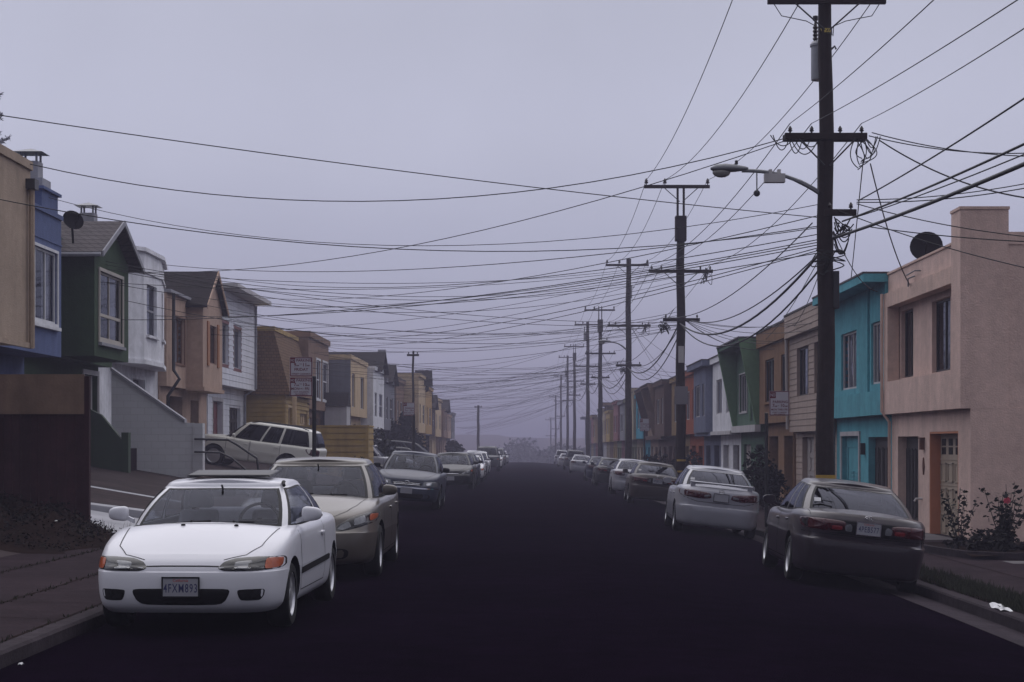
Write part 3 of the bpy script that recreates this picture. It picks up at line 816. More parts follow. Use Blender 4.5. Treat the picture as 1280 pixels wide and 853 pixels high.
# ------------------------------------------------------------------ houses
# local axes: u runs along the street away from the camera, w points out to the street, z up
class House:
    def __init__(s, name, label, cat, side, X, d0, zg, group=None):
        s.side, s.X, s.d0, s.zg = side, X, d0, zg
        s.root = thing(name, label, cat, (X, d0, zg), group=group)
    def p(s, u, w, z):                        # z is absolute height
        return Vector((w if s.side < 0 else -w, u, z - s.zg))
    def edge(s, A, B):
        A, B = Vector(A), Vector(B); L = (B-A).length; t = (B-A)/L; n = Vector((-t.y, t.x))
        def P(a, b, c):
            q = A + t*a + n*c; return s.p(q.x, q.y, b)
        return P, L
    def panel(s, mb, P, L, z0, z1, holes, depth=.14, m=0):
        aa = sorted({0, L} | {h[0] for h in holes} | {h[1] for h in holes}); bb = sorted({z0, z1} | {h[2] for h in holes} | {h[3] for h in holes})
        for i in range(len(aa)-1):
            for j in range(len(bb)-1):
                am, bm_ = (aa[i]+aa[i+1])/2, (bb[j]+bb[j+1])/2
                if any(h[0] < am < h[1] and h[2] < bm_ < h[3] for h in holes): continue
                mb.quad(P(aa[i],bb[j],0), P(aa[i+1],bb[j],0), P(aa[i+1],bb[j+1],0), P(aa[i],bb[j+1],0), m)
        for h in holes:
            a0, a1, b0, b1 = h[:4]; D = -depth
            for (x0,y0),(x1,y1) in (((a0,b0),(a1,b0)),((a1,b0),(a1,b1)),((a1,b1),(a0,b1)),((a0,b1),(a0,b0))):
                mb.quad(P(x0,y0,0), P(x1,y1,0) if False else P(x1,y1,0), P(x1,y1,D), P(x0,y0,D), m)
    def block(s, name, pts, z0, z1, m, holes={}, depth=.14, parent=None, cap=True, board=0, bmat=None, gap=.012):
        """pts: plan outline (u,w), edges run near side, front ..., far side, back"""
        b = MB(); n = len(pts)
        for i in range(n):
            P, L = s.edge(pts[i], pts[(i+1) % n])
            s.panel(b, P, L, z0, z1, holes.get(i, []), depth)
        if cap:
            b.poly([s.p(u, w, z1) for u, w in pts]); b.poly([s.p(u, w, z0) for u, w in pts][::-1])
        o = b.build(name, m, parent or s.root)
        if board:
            q = MB()
            for i in range(n-1):
                P, L = s.edge(pts[i], pts[(i+1) % n]); hs = holes.get(i, [])
                k = int(round((z1-z0)/board)); h = (z1-z0)/k
                for r in range(k):
                    b0, b1 = z0 + r*h + gap*.4, z0 + (r+1)*h - gap*.6
                    cuts = sorted([(x[0]-.001, x[1]+.001) for x in hs if x[2] < b1-.01 and x[3] > b0+.01])
                    a = 0.0; seg = []
                    for c0, c1 in cuts:
                        if c0 > a: seg.append((a, c0))
                        a = max(a, c1)
                    if a < L: seg.append((a, L))
                    for a0, a1 in seg:
                        q.hexa([P(a0,b0,.003),P(a1,b0,.003),P(a1,b0,.045),P(a0,b0,.045),P(a0,b1,.003),P(a1,b1,.003),P(a1,b1,.034),P(a0,b1,.034)])
            q.build('siding', bmat or m, o)
        return o
    def rect(s, u0, u1, w0, w1): return [(u0, w0), (u0, w1), (u1, w1), (u1, w0)]
    def pbox(s, b, P, a0, a1, z0, z1, c0, c1, m=0):
        b.hexa([P(a0,z0,c0),P(a1,z0,c0),P(a1,z0,c1),P(a0,z0,c1),P(a0,z1,c0),P(a1,z1,c0),P(a1,z1,c1),P(a0,z1,c1)], m)
    def window(s, A, B, r, fm, style='v2', curtain=.5, trim=0, sill=None, depth=.14, parent=None, trimmat=None):
        P, L = s.edge(A, B); a0, a1, z0, z1 = r; f = .055; c0, c1 = -depth+.015, -depth+.065
        b = MB()
        for q in ((a0+.004,a0+f,z0+.004,z1-.004),(a1-f,a1-.004,z0+.004,z1-.004),(a0+f,a1-f,z0+.004,z0+f),(a0+f,a1-f,z1-f,z1-.004)): s.pbox(b, P, *q, c0, c1)
        am, zm = (a0+a1)/2, (z0+z1)/2
        if style in ('v2', 'v3', 'v2low'):
            k = 3 if style == 'v3' else 2
            for i in range(1, k): x = a0 + (a1-a0)*i/k; s.pbox(b, P, x-.028, x+.028, z0+f, z1-f, c0+.004, c1-.004)
        if style == 'v2low': s.pbox(b, P, a0+f, a1-f, z0+(z1-z0)*.36-.04, z0+(z1-z0)*.36+.04, c0+.002, c1+.01)
        if style in ('sash', 'grid'): s.pbox(b, P, a0+f, a1-f, zm-.03, zm+.03, c0+.003, c1+.004)
        if style == 'grid':
            for i in (1, 2): x = a0 + (a1-a0)*i/3; s.pbox(b, P, x-.015, x+.015, z0+f, z1-f, c0+.006, c1-.006)
            for i in (1, 2, 3): x = z0 + (z1-z0)*i/4; s.pbox(b, P, a0+f, a1-f, x-.013, x+.013, c0+.007, c1-.007)
        w = b.build('window', fm, parent or s.root)
        g = MB(); g.quad(P(a0+f*.5,z0+f*.5,c0+.02),P(a1-f*.5,z0+f*.5,c0+.02),P(a1-f*.5,z1-f*.5,c0+.02),P(a0+f*.5,z1-f*.5,c0+.02)); g.build('pane', M['pane'], w)
        if curtain:
            q = MB(); W_ = a1-a0
            spans = [(a0, a0+W_*curtain*.5), (a1-W_*curtain*.5, a1)] if curtain < .9 else [(a0, a1)]
            for s0, s1 in spans:
                n = max(4, int((s1-s0)/.035)); rows = [[P(s0+(s1-s0)*i/n, z, -depth-.12 + (.025 if i % 2 else -.025)) for i in range(n+1)] for z in (z0-.1, z1+.1)]
                q.grid(rows)
            q.build('curtain', M['curtain'], w, True, 80)
        bk = MB(); e = .12
        s.pbox(bk, P, a0-e, a1+e, z0-e, z1+e, -depth-.62, -depth-.60); bk.build('dark_backing', M['interior'], w)  # dark sheet behind the pane, its colour stands for the unlit room
        if trim:
            q = MB()
            for t in ((a0-trim,a0-.002,z0-trim,z1+trim),(a1+.002,a1+trim,z0-trim,z1+trim),(a0,a1,z0-trim,z0-.002),(a0,a1,z1+.002,z1+trim)): s.pbox(q, P, *t, .002, .04)
            q.build('frame', trimmat or fm, w)
        if sill:
            q = MB(); s.pbox(q, P, a0-.08, a1+.08, z0-.09-trim, z0-.01-trim, .004, .10); q.build('sill', sill, w)
        return w
    def shutters(s, A, B, r, m, parent):
        P, L = s.edge(A, B); a0, a1, z0, z1 = r
        for x0, x1 in ((a0-.42, a0-.05), (a1+.05, a1+.42)):
            b = MB(); s.pbox(b, P, x0, x1, z0-.1, z1+.1, .004, .05)
            b.build('shutter', m, parent)
    def door(s, A, B, r, m, name='door', panels=None, handle=True, depth=.14, trim=0, trimmat=None, mat2=None, windows=None):
        P, L = s.edge(A, B); a0, a1, z0, z1 = r; c = -depth+.02
        b = MB(); s.pbox(b, P, a0+.003, a1-.003, z0+.01, z1-.003, c-.05, c)
        if panels:
            nx, nz = panels; pw, ph = (a1-a0)/nx, (z1-z0)/nz
            for i in range(nx):
                for j in range(nz):
                    x0, x1 = a0+pw*i+pw*.12, a0+pw*(i+1)-pw*.12; y0, y1 = z0+ph*j+ph*.12, z0+ph*(j+1)-ph*.12
                    if windows and j == nz-1: continue
                    for q in ((x0,x1,y0,y0+.03),(x0,x1,y1-.03,y1),(x0,x0+.03,y0,y1),(x1-.03,x1,y0,y1)): s.pbox(b, P, *q, c+.001, c+.022)
            for j in range(1, nz): s.pbox(b, P, a0+.01, a1-.01, z0+ph*j-.012, z0+ph*j+.012, c+.0005, c+.012)
        d = b.build(name, m, s.root)
        if windows:
            nx, nz = panels; ph = (z1-z0)/nz
            for i in range(windows):
                pw = (a1-a0)/windows; x0 = a0+pw*i+pw*.2; q = MB()
                for ii in range(2):
                    for jj in range(2):
                        s.pbox(q, P, x0+ii*pw*.32, x0+ii*pw*.32+pw*.26, z1-ph*.8+jj*ph*.34, z1-ph*.8+jj*ph*.34+ph*.28, c+.001, c+.008)
                q.build('pane', M['black'], d)
        if handle:
            q = MB(); q.ball(P(a0+.1, z0+1.0 if z1-z0 > 1.6 else (z0+z1)/2, c+.05), .035, 8); q.tube([P(a0+.1, z0+1.0 if z1-z0 > 1.6 else (z0+z1)/2, c), P(a0+.1, z0+1.0 if z1-z0 > 1.6 else (z0+z1)/2, c+.04)], .015, 5)
            q.build('handle', M['darksteel'], d, True)
        if trim:
            q = MB()
            for t in ((a0-trim,a0-.002,z0,z1+trim),(a1+.002,a1+trim,z0,z1+trim),(a0,a1,z1+.002,z1+trim)): s.pbox(q, P, *t, .003, .045)
            q.build('frame', trimmat, d)
        return d
    def part(s, name, m, fn, parent=None, smooth=False, bevel=0):
        b = MB(); fn(b); return b.build(name, m, parent or s.root, smooth, bevel=bevel)
    def bx(s, name, m, u0,u1,w0,w1,z0,z1, parent=None, bevel=0):
        b = MB(); b.hexa([s.p(u0,w0,z0),s.p(u1,w0,z0),s.p(u1,w1,z0),s.p(u0,w1,z0),s.p(u0,w0,z1),s.p(u1,w0,z1),s.p(u1,w1,z1),s.p(u0,w1,z1)])
        return b.build(name, m, parent or s.root, bevel=bevel)
    def pipe(s, name, m, pts, r, parent=None):
        b = MB(); b.tube([s.p(*q) for q in pts], r, 7); return b.build(name, m, parent or s.root, True)
    def dish(s, u, w, z, r=.42, face=(.3,-.8,.35)):
        c = s.p(u, w, z); f = Vector(face).normalized(); Mx = Matrix.Translation(c) @ f.to_track_quat('Z', 'Y').to_matrix().to_4x4()
        b = MB(); b.lathe([(.002,-.10),(r*.4,-.085),(r*.75,-.045),(r,.0),(r*.99,.012),(r*.74,-.033),(r*.4,-.073),(.002,-.088)], 22, 0, Mx)
        b.tube([c - f*.1, s.p(u, w, z-.6) ], .03, 6)
        b.tube([Mx @ Vector((0,-r*.9,0)), Mx @ Vector((0,-r*.35,.38))], .014, 5); b.ball(Mx @ Vector((0,-r*.35,.40)), .045, 8)
        return b.build('satellite_dish', M['dishblack'], s.root, True)

def leaf_cloud(mb, c, rad, n, size, seed=0, hollow=.35, flat=1.0, clumps=9, rmin=.55, rmax=1.08):
    rnd = random.Random(seed); c = Vector(c); cl = []
    for _ in range(clumps):
        while True:
            v = Vector((rnd.uniform(-1,1), rnd.uniform(-1,1), rnd.uniform(-1,1)))
            if v.length < 1: break
        cl.append((v*.72, rnd.uniform(.28,.55)))
    for i in range(n):
        q, r = rnd.choice(cl)
        v = Vector((rnd.gauss(0,1), rnd.gauss(0,1), rnd.gauss(0,1))).normalized() * r * rnd.uniform(rmin, rmax)
        p = q + v
        P = c + Vector((p.x*rad[0], p.y*rad[1], p.z*rad[2]))
        a = Vector((rnd.gauss(0,1), rnd.gauss(0,1), rnd.gauss(0,.6)*flat)).normalized(); b_ = a.cross(Vector((rnd.gauss(0,1), rnd.gauss(0,1), rnd.gauss(0,1)))).normalized()
        s = size*rnd.uniform(.5,1.3)
        mb.quad(P - a*s, P - b_*s*.55, P + a*s, P + b_*s*.55)
# ------------------------------------------------------------------ ground, road, kerbs
def dsamples():
    d, out = -60.0, []
    while d < 760: out.append(d); d += 2.0 if d < 60 else 4.0 if d < 260 else 10.0
    return out
DS = dsamples()
def strip(name, xs, m, fn=gz, d0=-60, d1=760, jit=0):
    b = MB(); rows = []
    for d in [d0] + [q for q in DS if d0 < q < d1] + [d1]:
        rows.append([Vector((x, d, fn(x, d) + (random.uniform(-jit, jit) if jit else 0))) for x in xs])
    b.grid(rows); return tag(b.build(name, m, None, True, 30), kind='structure')
strip('road', [KL-.03] + [KL + (KR-KL)*k/24 for k in range(25)], M['asphalt'])
strip('gutter', [KR-.5, KR-.25, KR], M['gutter'], lambda x, d: gz(x, d) + .006)
b = MB(); rows = []
for d in DS: z = prof(d); rows.append([Vector((KR-.004, d, z-.45)), Vector((KR, d, z-.27)), Vector((KR+.02, d, z-.25)), Vector((KR+.16, d, z-.247))])
b.grid(rows); tag(b.build('kerb', M['kerb'], None, True, 40), kind='structure')
b = MB(); rows = []
for d in DS: z = prof(d); rows.append([Vector((KL+.004, d, z-.1)), Vector((KL, d, z+.10)), Vector((KL-.025, d, z+.122)), Vector((KL-.17, d, z+.124))])
b.grid(rows); tag(b.build('kerb', M['kerb'], None, True, 40), kind='structure')
strip('sidewalk', [KR+.05, 5.8, 6.6, 7.4, 8.2, 8.9], M['walk'])
strip('sidewalk', [KL-.05, -4.4, -5.0, -5.6, -6.2, -6.8], M['walk'])
strip('ground', [8.9, 12, 20, 40, 90, 170, 250], M['drive'])
strip('ground', [-6.8, -8, -9.2, -10.4, -11.6, -12.8, -16, -40, -90, -170, -250], M['drive'], lambda x, d: gz(x, d))
# scored joints and cracks of the pavements: narrow grooves filled with dirt
b = MB()
def groove(pts, w, dz=.004):
    A, B = [], []
    for i, (x, d) in enumerate(pts):
        q0, q1 = pts[max(0, i-1)], pts[min(len(pts)-1, i+1)]; t = Vector((q1[0]-q0[0], q1[1]-q0[1])).normalized(); n = (-t.y*w/2, t.x*w/2)
        A.append(Vector((x+n[0], d+n[1], gz(x+n[0], d+n[1])+dz))); B.append(Vector((x-n[0], d-n[1], gz(x-n[0], d-n[1])+dz)))
    b.grid([A, B])
for x0 in (-4.9, -6.0):
    groove([(x0 + random.uniform(-.012, .012), 8 + k*.8) for k in range(60)], .035)
groove([(KL-.19 + random.uniform(-.01, .01), 6 + k*.6) for k in range(90)], .03)
for k in range(30): groove([(-4.0 - .25*j, 8 + k*1.5 + .0*j) for j in range(12)], .016)
for x0 in (5.9, 7.0): groove([(x0 + random.uniform(-.012, .012), 12 + k*.9) for k in range(60)], .03)
for k in range(26): groove([(5.4 + .3*j, 14 + k*1.6) for j in range(11)], .016)
tag(b.build('pavement_joint', M['earth']), kind='structure')
# left plots: pale slab, strip between two driveways, low kerb block
def sheet(name, x0, x1, d0, d1, m, dz, nx=6, ny=6):
    b = MB(); b.grid([[Vector((x0+(x1-x0)*i/nx, d0+(d1-d0)*j/ny, gz(x0+(x1-x0)*i/nx, d0+(d1-d0)*j/ny)+dz)) for i in range(nx+1)] for j in range(ny+1)])
    return tag(b.build(name, m, None, True), kind='structure')
sheet('driveway_slab', -10.6, -6.3, 28.9, 35.4, M['slab'], .006)
sheet('driveway_edging', -13, -6.9, 41.2, 41.7, M['slab'], .008)
sheet('doorstep_apron', 7.6, 8.75, 36.2, 39.2, M['step'], .008)
sheet('front_path', 7.75, 9.6, 28.6, 29.3, M['step'], .006)

# ------------------------------------------------------------------ haze and sky
b = MB(); b.box(-252, 252, -62, 762, prof(430)-1.5, 34)
hz = b.build('haze', M['black']); tag(hz, kind='stuff')
hm = bpy.data.materials.new('haze'); hm.use_nodes = True; nt = hm.node_tree
nt.nodes.remove(nt.nodes['Principled BSDF'])
pv = nd(nt, 'ShaderNodeVolumePrincipled'); pv.inputs['Color'].default_value = (.52, .50, .66, 1); pv.inputs['Density'].default_value = HAZE
nt.links.new(pv.outputs[0], nt.nodes['Material Output'].inputs['Volume'])
hz.data.materials.clear(); hz.data.materials.append(hm)

w = bpy.data.worlds.new('World'); SC.world = w; w.use_nodes = True; nt = w.node_tree
bg = nt.nodes['Background']; bg.inputs['Strength'].default_value = .1
sky = nd(nt, 'ShaderNodeTexSky', sky_type='NISHITA'); sky.sun_disc = False; sky.sun_elevation = R(60); sky.sun_rotation = R(0); sky.dust_density = 4
tc = nd(nt, 'ShaderNodeTexCoord'); sp = nd(nt, 'ShaderNodeSeparateXYZ'); nt.links.new(tc.outputs['Generated'], sp.inputs[0])
cr = nd(nt, 'ShaderNodeValToRGB'); cr.color_ramp.interpolation = 'EASE'
e = cr.color_ramp.elements
e[0].position = 0.0; e[0].color = (.13, .13, .205, 1)
e[1].position = 1.0; e[1].color = (1.12, 1.12, 1.22, 1)
for p, c in ((.05, (.33, .34, .445)), (.10, (.37, .385, .50)), (.17, (.425, .437, .545)), (.24, (.395, .405, .50)), (.42, (.90, .90, 1.02))):
    q = e.new(p); q.color = (*c, 1)
nt.links.new(sp.outputs['Z'], cr.inputs[0])
sl = nd(nt, 'ShaderNodeVectorMath', operation='SCALE'); cn = nd(nt, 'ShaderNodeTexNoise'); cn.inputs['Scale'].default_value = 5.5; cn.inputs['Detail'].default_value = 5; nt.links.new(tc.outputs['Generated'], cn.inputs['Vector'])
cm = nd(nt, 'ShaderNodeMapRange'); cm.inputs['From Min'].default_value = .3; cm.inputs['From Max'].default_value = .7; cm.inputs['To Min'].default_value = .94; cm.inputs['To Max'].default_value = 1.05; nt.links.new(cn.outputs['Fac'], cm.inputs['Value'])
cs = nd(nt, 'ShaderNodeVectorMath', operation='SCALE'); nt.links.new(cr.outputs['Color'], cs.inputs[0]); nt.links.new(cm.outputs['Result'], cs.inputs['Scale'])
nt.links.new(cs.outputs['Vector'], sl.inputs[0])
# sky dimmed behind the viewer, shaped to darken faces turned to the camera
br_ = nd(nt, 'ShaderNodeMapRange', interpolation_type='SMOOTHSTEP'); br_.inputs['From Min'].default_value = -.55; br_.inputs['From Max'].default_value = .25
br_.inputs['To Min'].default_value = 5.0*SKY; br_.inputs['To Max'].default_value = 10*SKY
nt.links.new(sp.outputs['Y'], br_.inputs['Value']); nt.links.new(br_.outputs['Result'], sl.inputs['Scale'])
mx = nd(nt, 'ShaderNodeMix', data_type='RGBA'); mx.inputs[0].default_value = .93
nt.links.new(sky.outputs[0], mx.inputs[6]); nt.links.new(sl.outputs[0], mx.inputs[7]); nt.links.new(mx.outputs[2], bg.inputs['Color'])
su = bpy.data.lights.new('sun', 'SUN'); su.energy = SUN; su.angle = R(80); su.color = (1, .96, .92)
so = bpy.data.objects.new('sun', su); COL.objects.link(so)
az, el = R(0), R(60)            # ahead of the camera, a little to the right, high above the cloud
dirv = Vector((math.sin(az)*math.cos(el), math.cos(az)*math.cos(el), math.sin(el)))
so.rotation_euler = dirv.to_track_quat('Z', 'Y').to_euler(); so.location = (0, 0, 60)

cam = bpy.data.cameras.new('camera'); co = bpy.data.objects.new('camera', cam); COL.objects.link(co); SC.camera = co
cam.sensor_width = 36; cam.sensor_fit = 'HORIZONTAL'; cam.lens = F/1280*36
cam.shift_x = -(CX-640)/1280; cam.shift_y = (CY-426.5)/1280
cam.clip_start = .1; cam.clip_end = 3000
co.location = (0, 0, EYE); co.rotation_euler = (R(90), 0, 0)
SC.view_settings.view_transform = 'Standard'; SC.view_settings.look = 'None'; SC.view_settings.exposure = EXPO; SC.view_settings.gamma = 1
SC.cycles.use_denoising = True
try: SC.cycles.denoiser = 'OPENIMAGEDENOISE'
except Exception: pass
SC.cycles.max_bounces = 7; SC.cycles.diffuse_bounces = 3; SC.cycles.glossy_bounces = 3; SC.cycles.transparent_max_bounces = 16; SC.cycles.volume_bounces = 2
# ------------------------------------------------------------------ right-hand houses
XR, LOT = 8.55, 7.62
def dR(n): return 35.4 + LOT*n
C = dict(
 pink=stucco('pink_stucco', (.63,.46,.40)), pinktrim=stucco('pink_trim', (.62,.45,.38)), orange_jamb=mat('orange_paint', (.46,.17,.08), .6, .15, 2),
 teal=stucco('teal_stucco', (.092,.335,.40)), tan=mat('tan_siding', (.33,.25,.21), .75, .2, 1.5, streak=.2), tanw=mat('tan_door', (.38,.34,.33), .7, .15, 2, streak=.2),
 ochre=stucco('ochre_stucco', (.22,.125,.070)), green=stucco('green_stucco', (.075,.14,.095)), fin=stucco('fin_green', (.13,.235,.13)), white=stucco('white_stucco', (.66,.66,.70)),
 bluegrey=stucco('bluegrey_stucco', (.12,.135,.20)), orange=stucco('orange_stucco', (.26,.06,.02)), mustard=stucco('mustard_stucco', (.23,.15,.07)),
 brown=stucco('brown_stucco', (.085,.048,.040)), tanfin=stucco('tan_stucco', (.22,.15,.11)), cyan=stucco('cyan_stucco', (.03,.26,.37)), cream=stucco('cream_stucco', (.36,.30,.21)),
 olive=stucco('olive_stucco', (.13,.14,.08)), rose=stucco('rose_stucco', (.24,.10,.11)), yellow=stucco('yellow_stucco', (.36,.25,.08)), grey=stucco('grey_stucco', (.20,.20,.23)),
 darkdoor=mat('dark_gate', (.022,.017,.018), .6, .3, 3), rooftar=mat('roof_edge', (.06,.055,.06), .8, .2, 3))
def zR(n): return -.25 + prof(dR(n)+4)

h = House('stucco_house', 'pale pink stucco house with square corner pillar and recessed upstairs windows', 'house', 1, XR, dR(0), zR(0)-.02)
r0 = [(1.0,3.6,zR(0)-.02,1.89)]; g0 = [(4.7,6.9,zR(0)-.02,1.80)]
h.block('ground_floor', h.rect(0, 7.60, -11, -.2), zR(0)-.35, 2.33, C['pink'], {1: r0+g0}, .26)
h.block('upper_floor', h.rect(.02, 7.58, -11, -.30), 2.332, 5.55, C['pink'], {1: [(2.08,3.78,3.17,4.72),(5.68,7.0,3.17,4.75)]}, .16)
h.bx('corner_pillar', C['pink'], -.003, .76, -.95, 0, 2.328, 6.24); h.bx('pillar_cap', C['pinktrim'], -.02, .78, -.97, .02, 6.243, 6.30)
h.bx('sill_band', C['pink'], .763, 7.6, -.28, -.003, 2.33, 3.10); h.bx('header_band', C['pinktrim'], .763, 7.6, -.28, -.004, 4.86, 5.20)
h.bx('side_pier', C['pinktrim'], 7.16, 7.602, -.28, -.005, 3.103, 4.857); h.bx('parapet', C['pink'], .763, 7.6, -.34, -.11, 5.203, 5.66)
h.bx('parapet_cap', C['pinktrim'], .763, 7.62, -.40, -.08, 5.662, 5.71); h.bx('parapet', C['pink'], -.002, .2, -11, -.955, 5.553, 5.80)
A, B_ = (.02,-.30), (7.58,-.30)
h.window(A, B_, (2.08,3.78,3.17,4.72), M['darkwin'], 'v2', .55, depth=.16); h.window(A, B_, (5.68,7.0,3.17,4.75), M['darkwin'], 'v2', .55, depth=.16)
A, B_ = (0,-.2), (7.6,-.2)
h.door(A, B_, (1.06,3.54,zR(0)-.02,1.84), mat('tan_garage_door', (.36,.29,.22), .6, .12, 2, streak=.15), 'garage_door', (4,4), True, .25, windows=4)
P, L = h.edge(A, B_); b = MB()
for q in ((1.003,1.055,zR(0),1.885),(3.545,3.597,zR(0),1.885),(1.056,3.544,1.845,1.887)): h.pbox(b, P, *q, -.25, -.004)
b.build('door_jamb', C['orange_jamb'], h.root)
h.door(A, B_, (4.72,6.88,zR(0)-.02,1.78), C['darkdoor'], 'entry_gate', (6,1), True, .22)
h.pipe('downpipe', C['pinktrim'], [(7.5,.06,5.2),(7.5,.06,2.4),(7.5,-.12,2.15),(7.5,-.12,-.2)], .038)
h.part('wall_lamp', mat('rust', (.10,.035,.02), .6), lambda b: (h.pbox(b, P, 4.06,4.18,1.50,1.74,.003,.10), h.pbox(b, P, 4.03,4.21,1.741,1.77,.002,.12)))
h.part('wall_ornament', mat('rust', (.10,.035,.02), .6), lambda b: b.hexa([P(4.12,.95,.003),P(4.20,1.14,.003),P(4.12,1.33,.003),P(4.04,1.14,.003),P(4.12,.95,.03),P(4.20,1.14,.03),P(4.12,1.33,.03),P(4.04,1.14,.03)]))
h.pipe('garden_tap', M['offwhite'], [(4.3,-.2,.42),(4.3,-.06,.42),(4.3,-.02,.36)], .025)
h.dish(6.6, -.8, 6.24, .38, (-.25,-.9,.35))
h.pipe('wall_bracket', M['steel'], [(4.6,-.10,5.36),(4.6,.05,5.30),(4.6,.05,5.12)], .02); h.pipe('wall_bracket', M['steel'], [(4.0,-.10,5.42),(4.0,.03,5.42),(4.9,.03,5.40)], .015)

h = House('stucco_house', 'bright teal stucco house with overhanging flat eave beside the pink house', 'house', 1, XR, dR(1), zR(1)-.02)
z0 = zR(1)-.02; wu = [(.45,1.75,3.10,4.62),(3.75,6.0,3.08,4.60)]; wl = [(.2,2.9,z0,1.80),(4.1,6.7,z0,1.84)]
h.block('ground_floor', h.rect(.02, 7.60, -11, -.2), z0-.3, 2.33, C['teal'], {1: wl}, .2)
h.block('upper_floor', h.rect(.02, 7.60, -11, -.05), 2.332, 5.50, C['teal'], {1: wu}, .12)
h.bx('sill_band', C['teal'], .0, 7.61, -.05, .04, 2.33, 2.92); h.bx('roof', C['teal'], -.02, 7.62, -11, .48, 5.503, 5.70); h.bx('roof_edge', C['rooftar'], -.03, 7.63, -11, .50, 5.703, 5.745)
h.bx('cover_strip', C['teal'], 1.98, 2.04, -.048, .01, 2.925, 5.50)
A, B_ = (.02,-.05), (7.6,-.05)
h.window(A, B_, wu[0], M['offwhite'], 'v3', .35, depth=.12); h.window(A, B_, wu[1], M['offwhite'], 'v3', .95, depth=.12)
A, B_ = (.02,-.2), (7.6,-.2)
h.door(A, B_, wl[0], C['darkdoor'], 'entry_gate', (5,1), True, .2)
h.door(A, B_, wl[1], C['teal'], 'garage_door', (1,1), True, .14, .12, M['offwhite'])
P, L = h.edge(A, B_)
h.part('door_vent', C['teal'], lambda b: [h.pbox(b, P, x, x+.55, z, z+.05, -.118, -.09) for x in (4.75, 5.5) for z in (.55,.65,.75,.85)])
h.part('wall_lamp', M['darksteel'], lambda b: h.pbox(b, P, 3.3, 3.45, 1.35, 1.65, .003, .12))
h.pipe('downpipe', M['steel'], [(7.5,.06,5.5),(7.5,.06,2.4),(7.5,-.1,2.2),(7.5,-.1,-.2)], .045)

h = House('clapboard_house', 'tan clapboard house right behind the nearest tall utility pole', 'house', 1, XR, dR(2), zR(2)-.02)
z0 = zR(2)-.02; wu = [(.6,2.6,3.12,4.62),(3.7,6.0,3.12,4.62)]; wl = [(.4,2.8,z0,1.80),(4.0,6.3,z0,1.84)]
h.block('ground_floor', h.rect(.02, 7.60, -11, -.25), z0-.3, 2.0, C['tan'], {1: wl}, .2, board=.19, gap=.016)
h.block('upper_floor', h.rect(.02, 7.60, -11, -.03), 2.002, 5.0, C['tan'], {1: wu}, .12, board=.19, gap=.016)
h.block('parapet', h.rect(0.0, 7.62, -11, .14), 5.003, 5.72, C['tan'], {}, board=.18); h.bx('roof_edge', C['rooftar'], -.02, 7.63, -11, .20, 5.723, 5.78)
A, B_ = (.02,-.03), (7.6,-.03)
for r in wu: h.window(A, B_, r, M['darkwin'], 'v3', .4, .09, trimmat=C['tan'], depth=.12)
A, B_ = (.02,-.25), (7.6,-.25)
h.door(A, B_, wl[0], C['darkdoor'], 'entry_gate', (5,1), True, .2); h.door(A, B_, wl[1], C['tanw'], 'garage_door', (3,4), True, .14, .1, C['tan'])
h.pipe('downpipe', C['tanw'], [(7.45,.14,5.0),(7.45,.10,2.1)], .05)

h = House('stucco_house', 'ochre stucco house with dark doors behind the round bush', 'house', 1, XR, dR(3), zR(3)-.02)
z0 = zR(3)-.02; wu = [(.9,2.0,3.1,4.60),(3.7,6.0,3.1,4.60)]; wl = [(.6,3.0,z0,1.9),(4.4,6.8,z0,1.9)]
h.block('ground_floor', h.rect(.02, 7.60, -11, -.25), z0-.3, 2.35, C['ochre'], {1: wl}, .4)
h.block('upper_floor', h.rect(.02, 7.60, -11, -.0), 2.352, 5.45, C['ochre'], {1: wu}, .12)
h.bx('parapet', C['ochre'], .01, 7.61, -11, .12, 5.10, 5.62); h.bx('roof_edge', C['rooftar'], .0, 7.62, -11, .16, 5.623, 5.68)
A, B_ = (.02,0), (7.6,0)
for r in wu: h.window(A, B_, r, M['darkwin'], 'v3', .95, depth=.12, sill=C['ochre'])
A, B_ = (.02,-.25), (7.6,-.25)
for r in wl: h.door(A, B_, r, C['darkdoor'], 'garage_door', (3,3), True, .38)
h.pipe('downpipe', C['ochre'], [(.2,.06,5.1),(.2,.06,2.4),(.2,-.18,2.2),(.2,-.18,-.2)], .05)

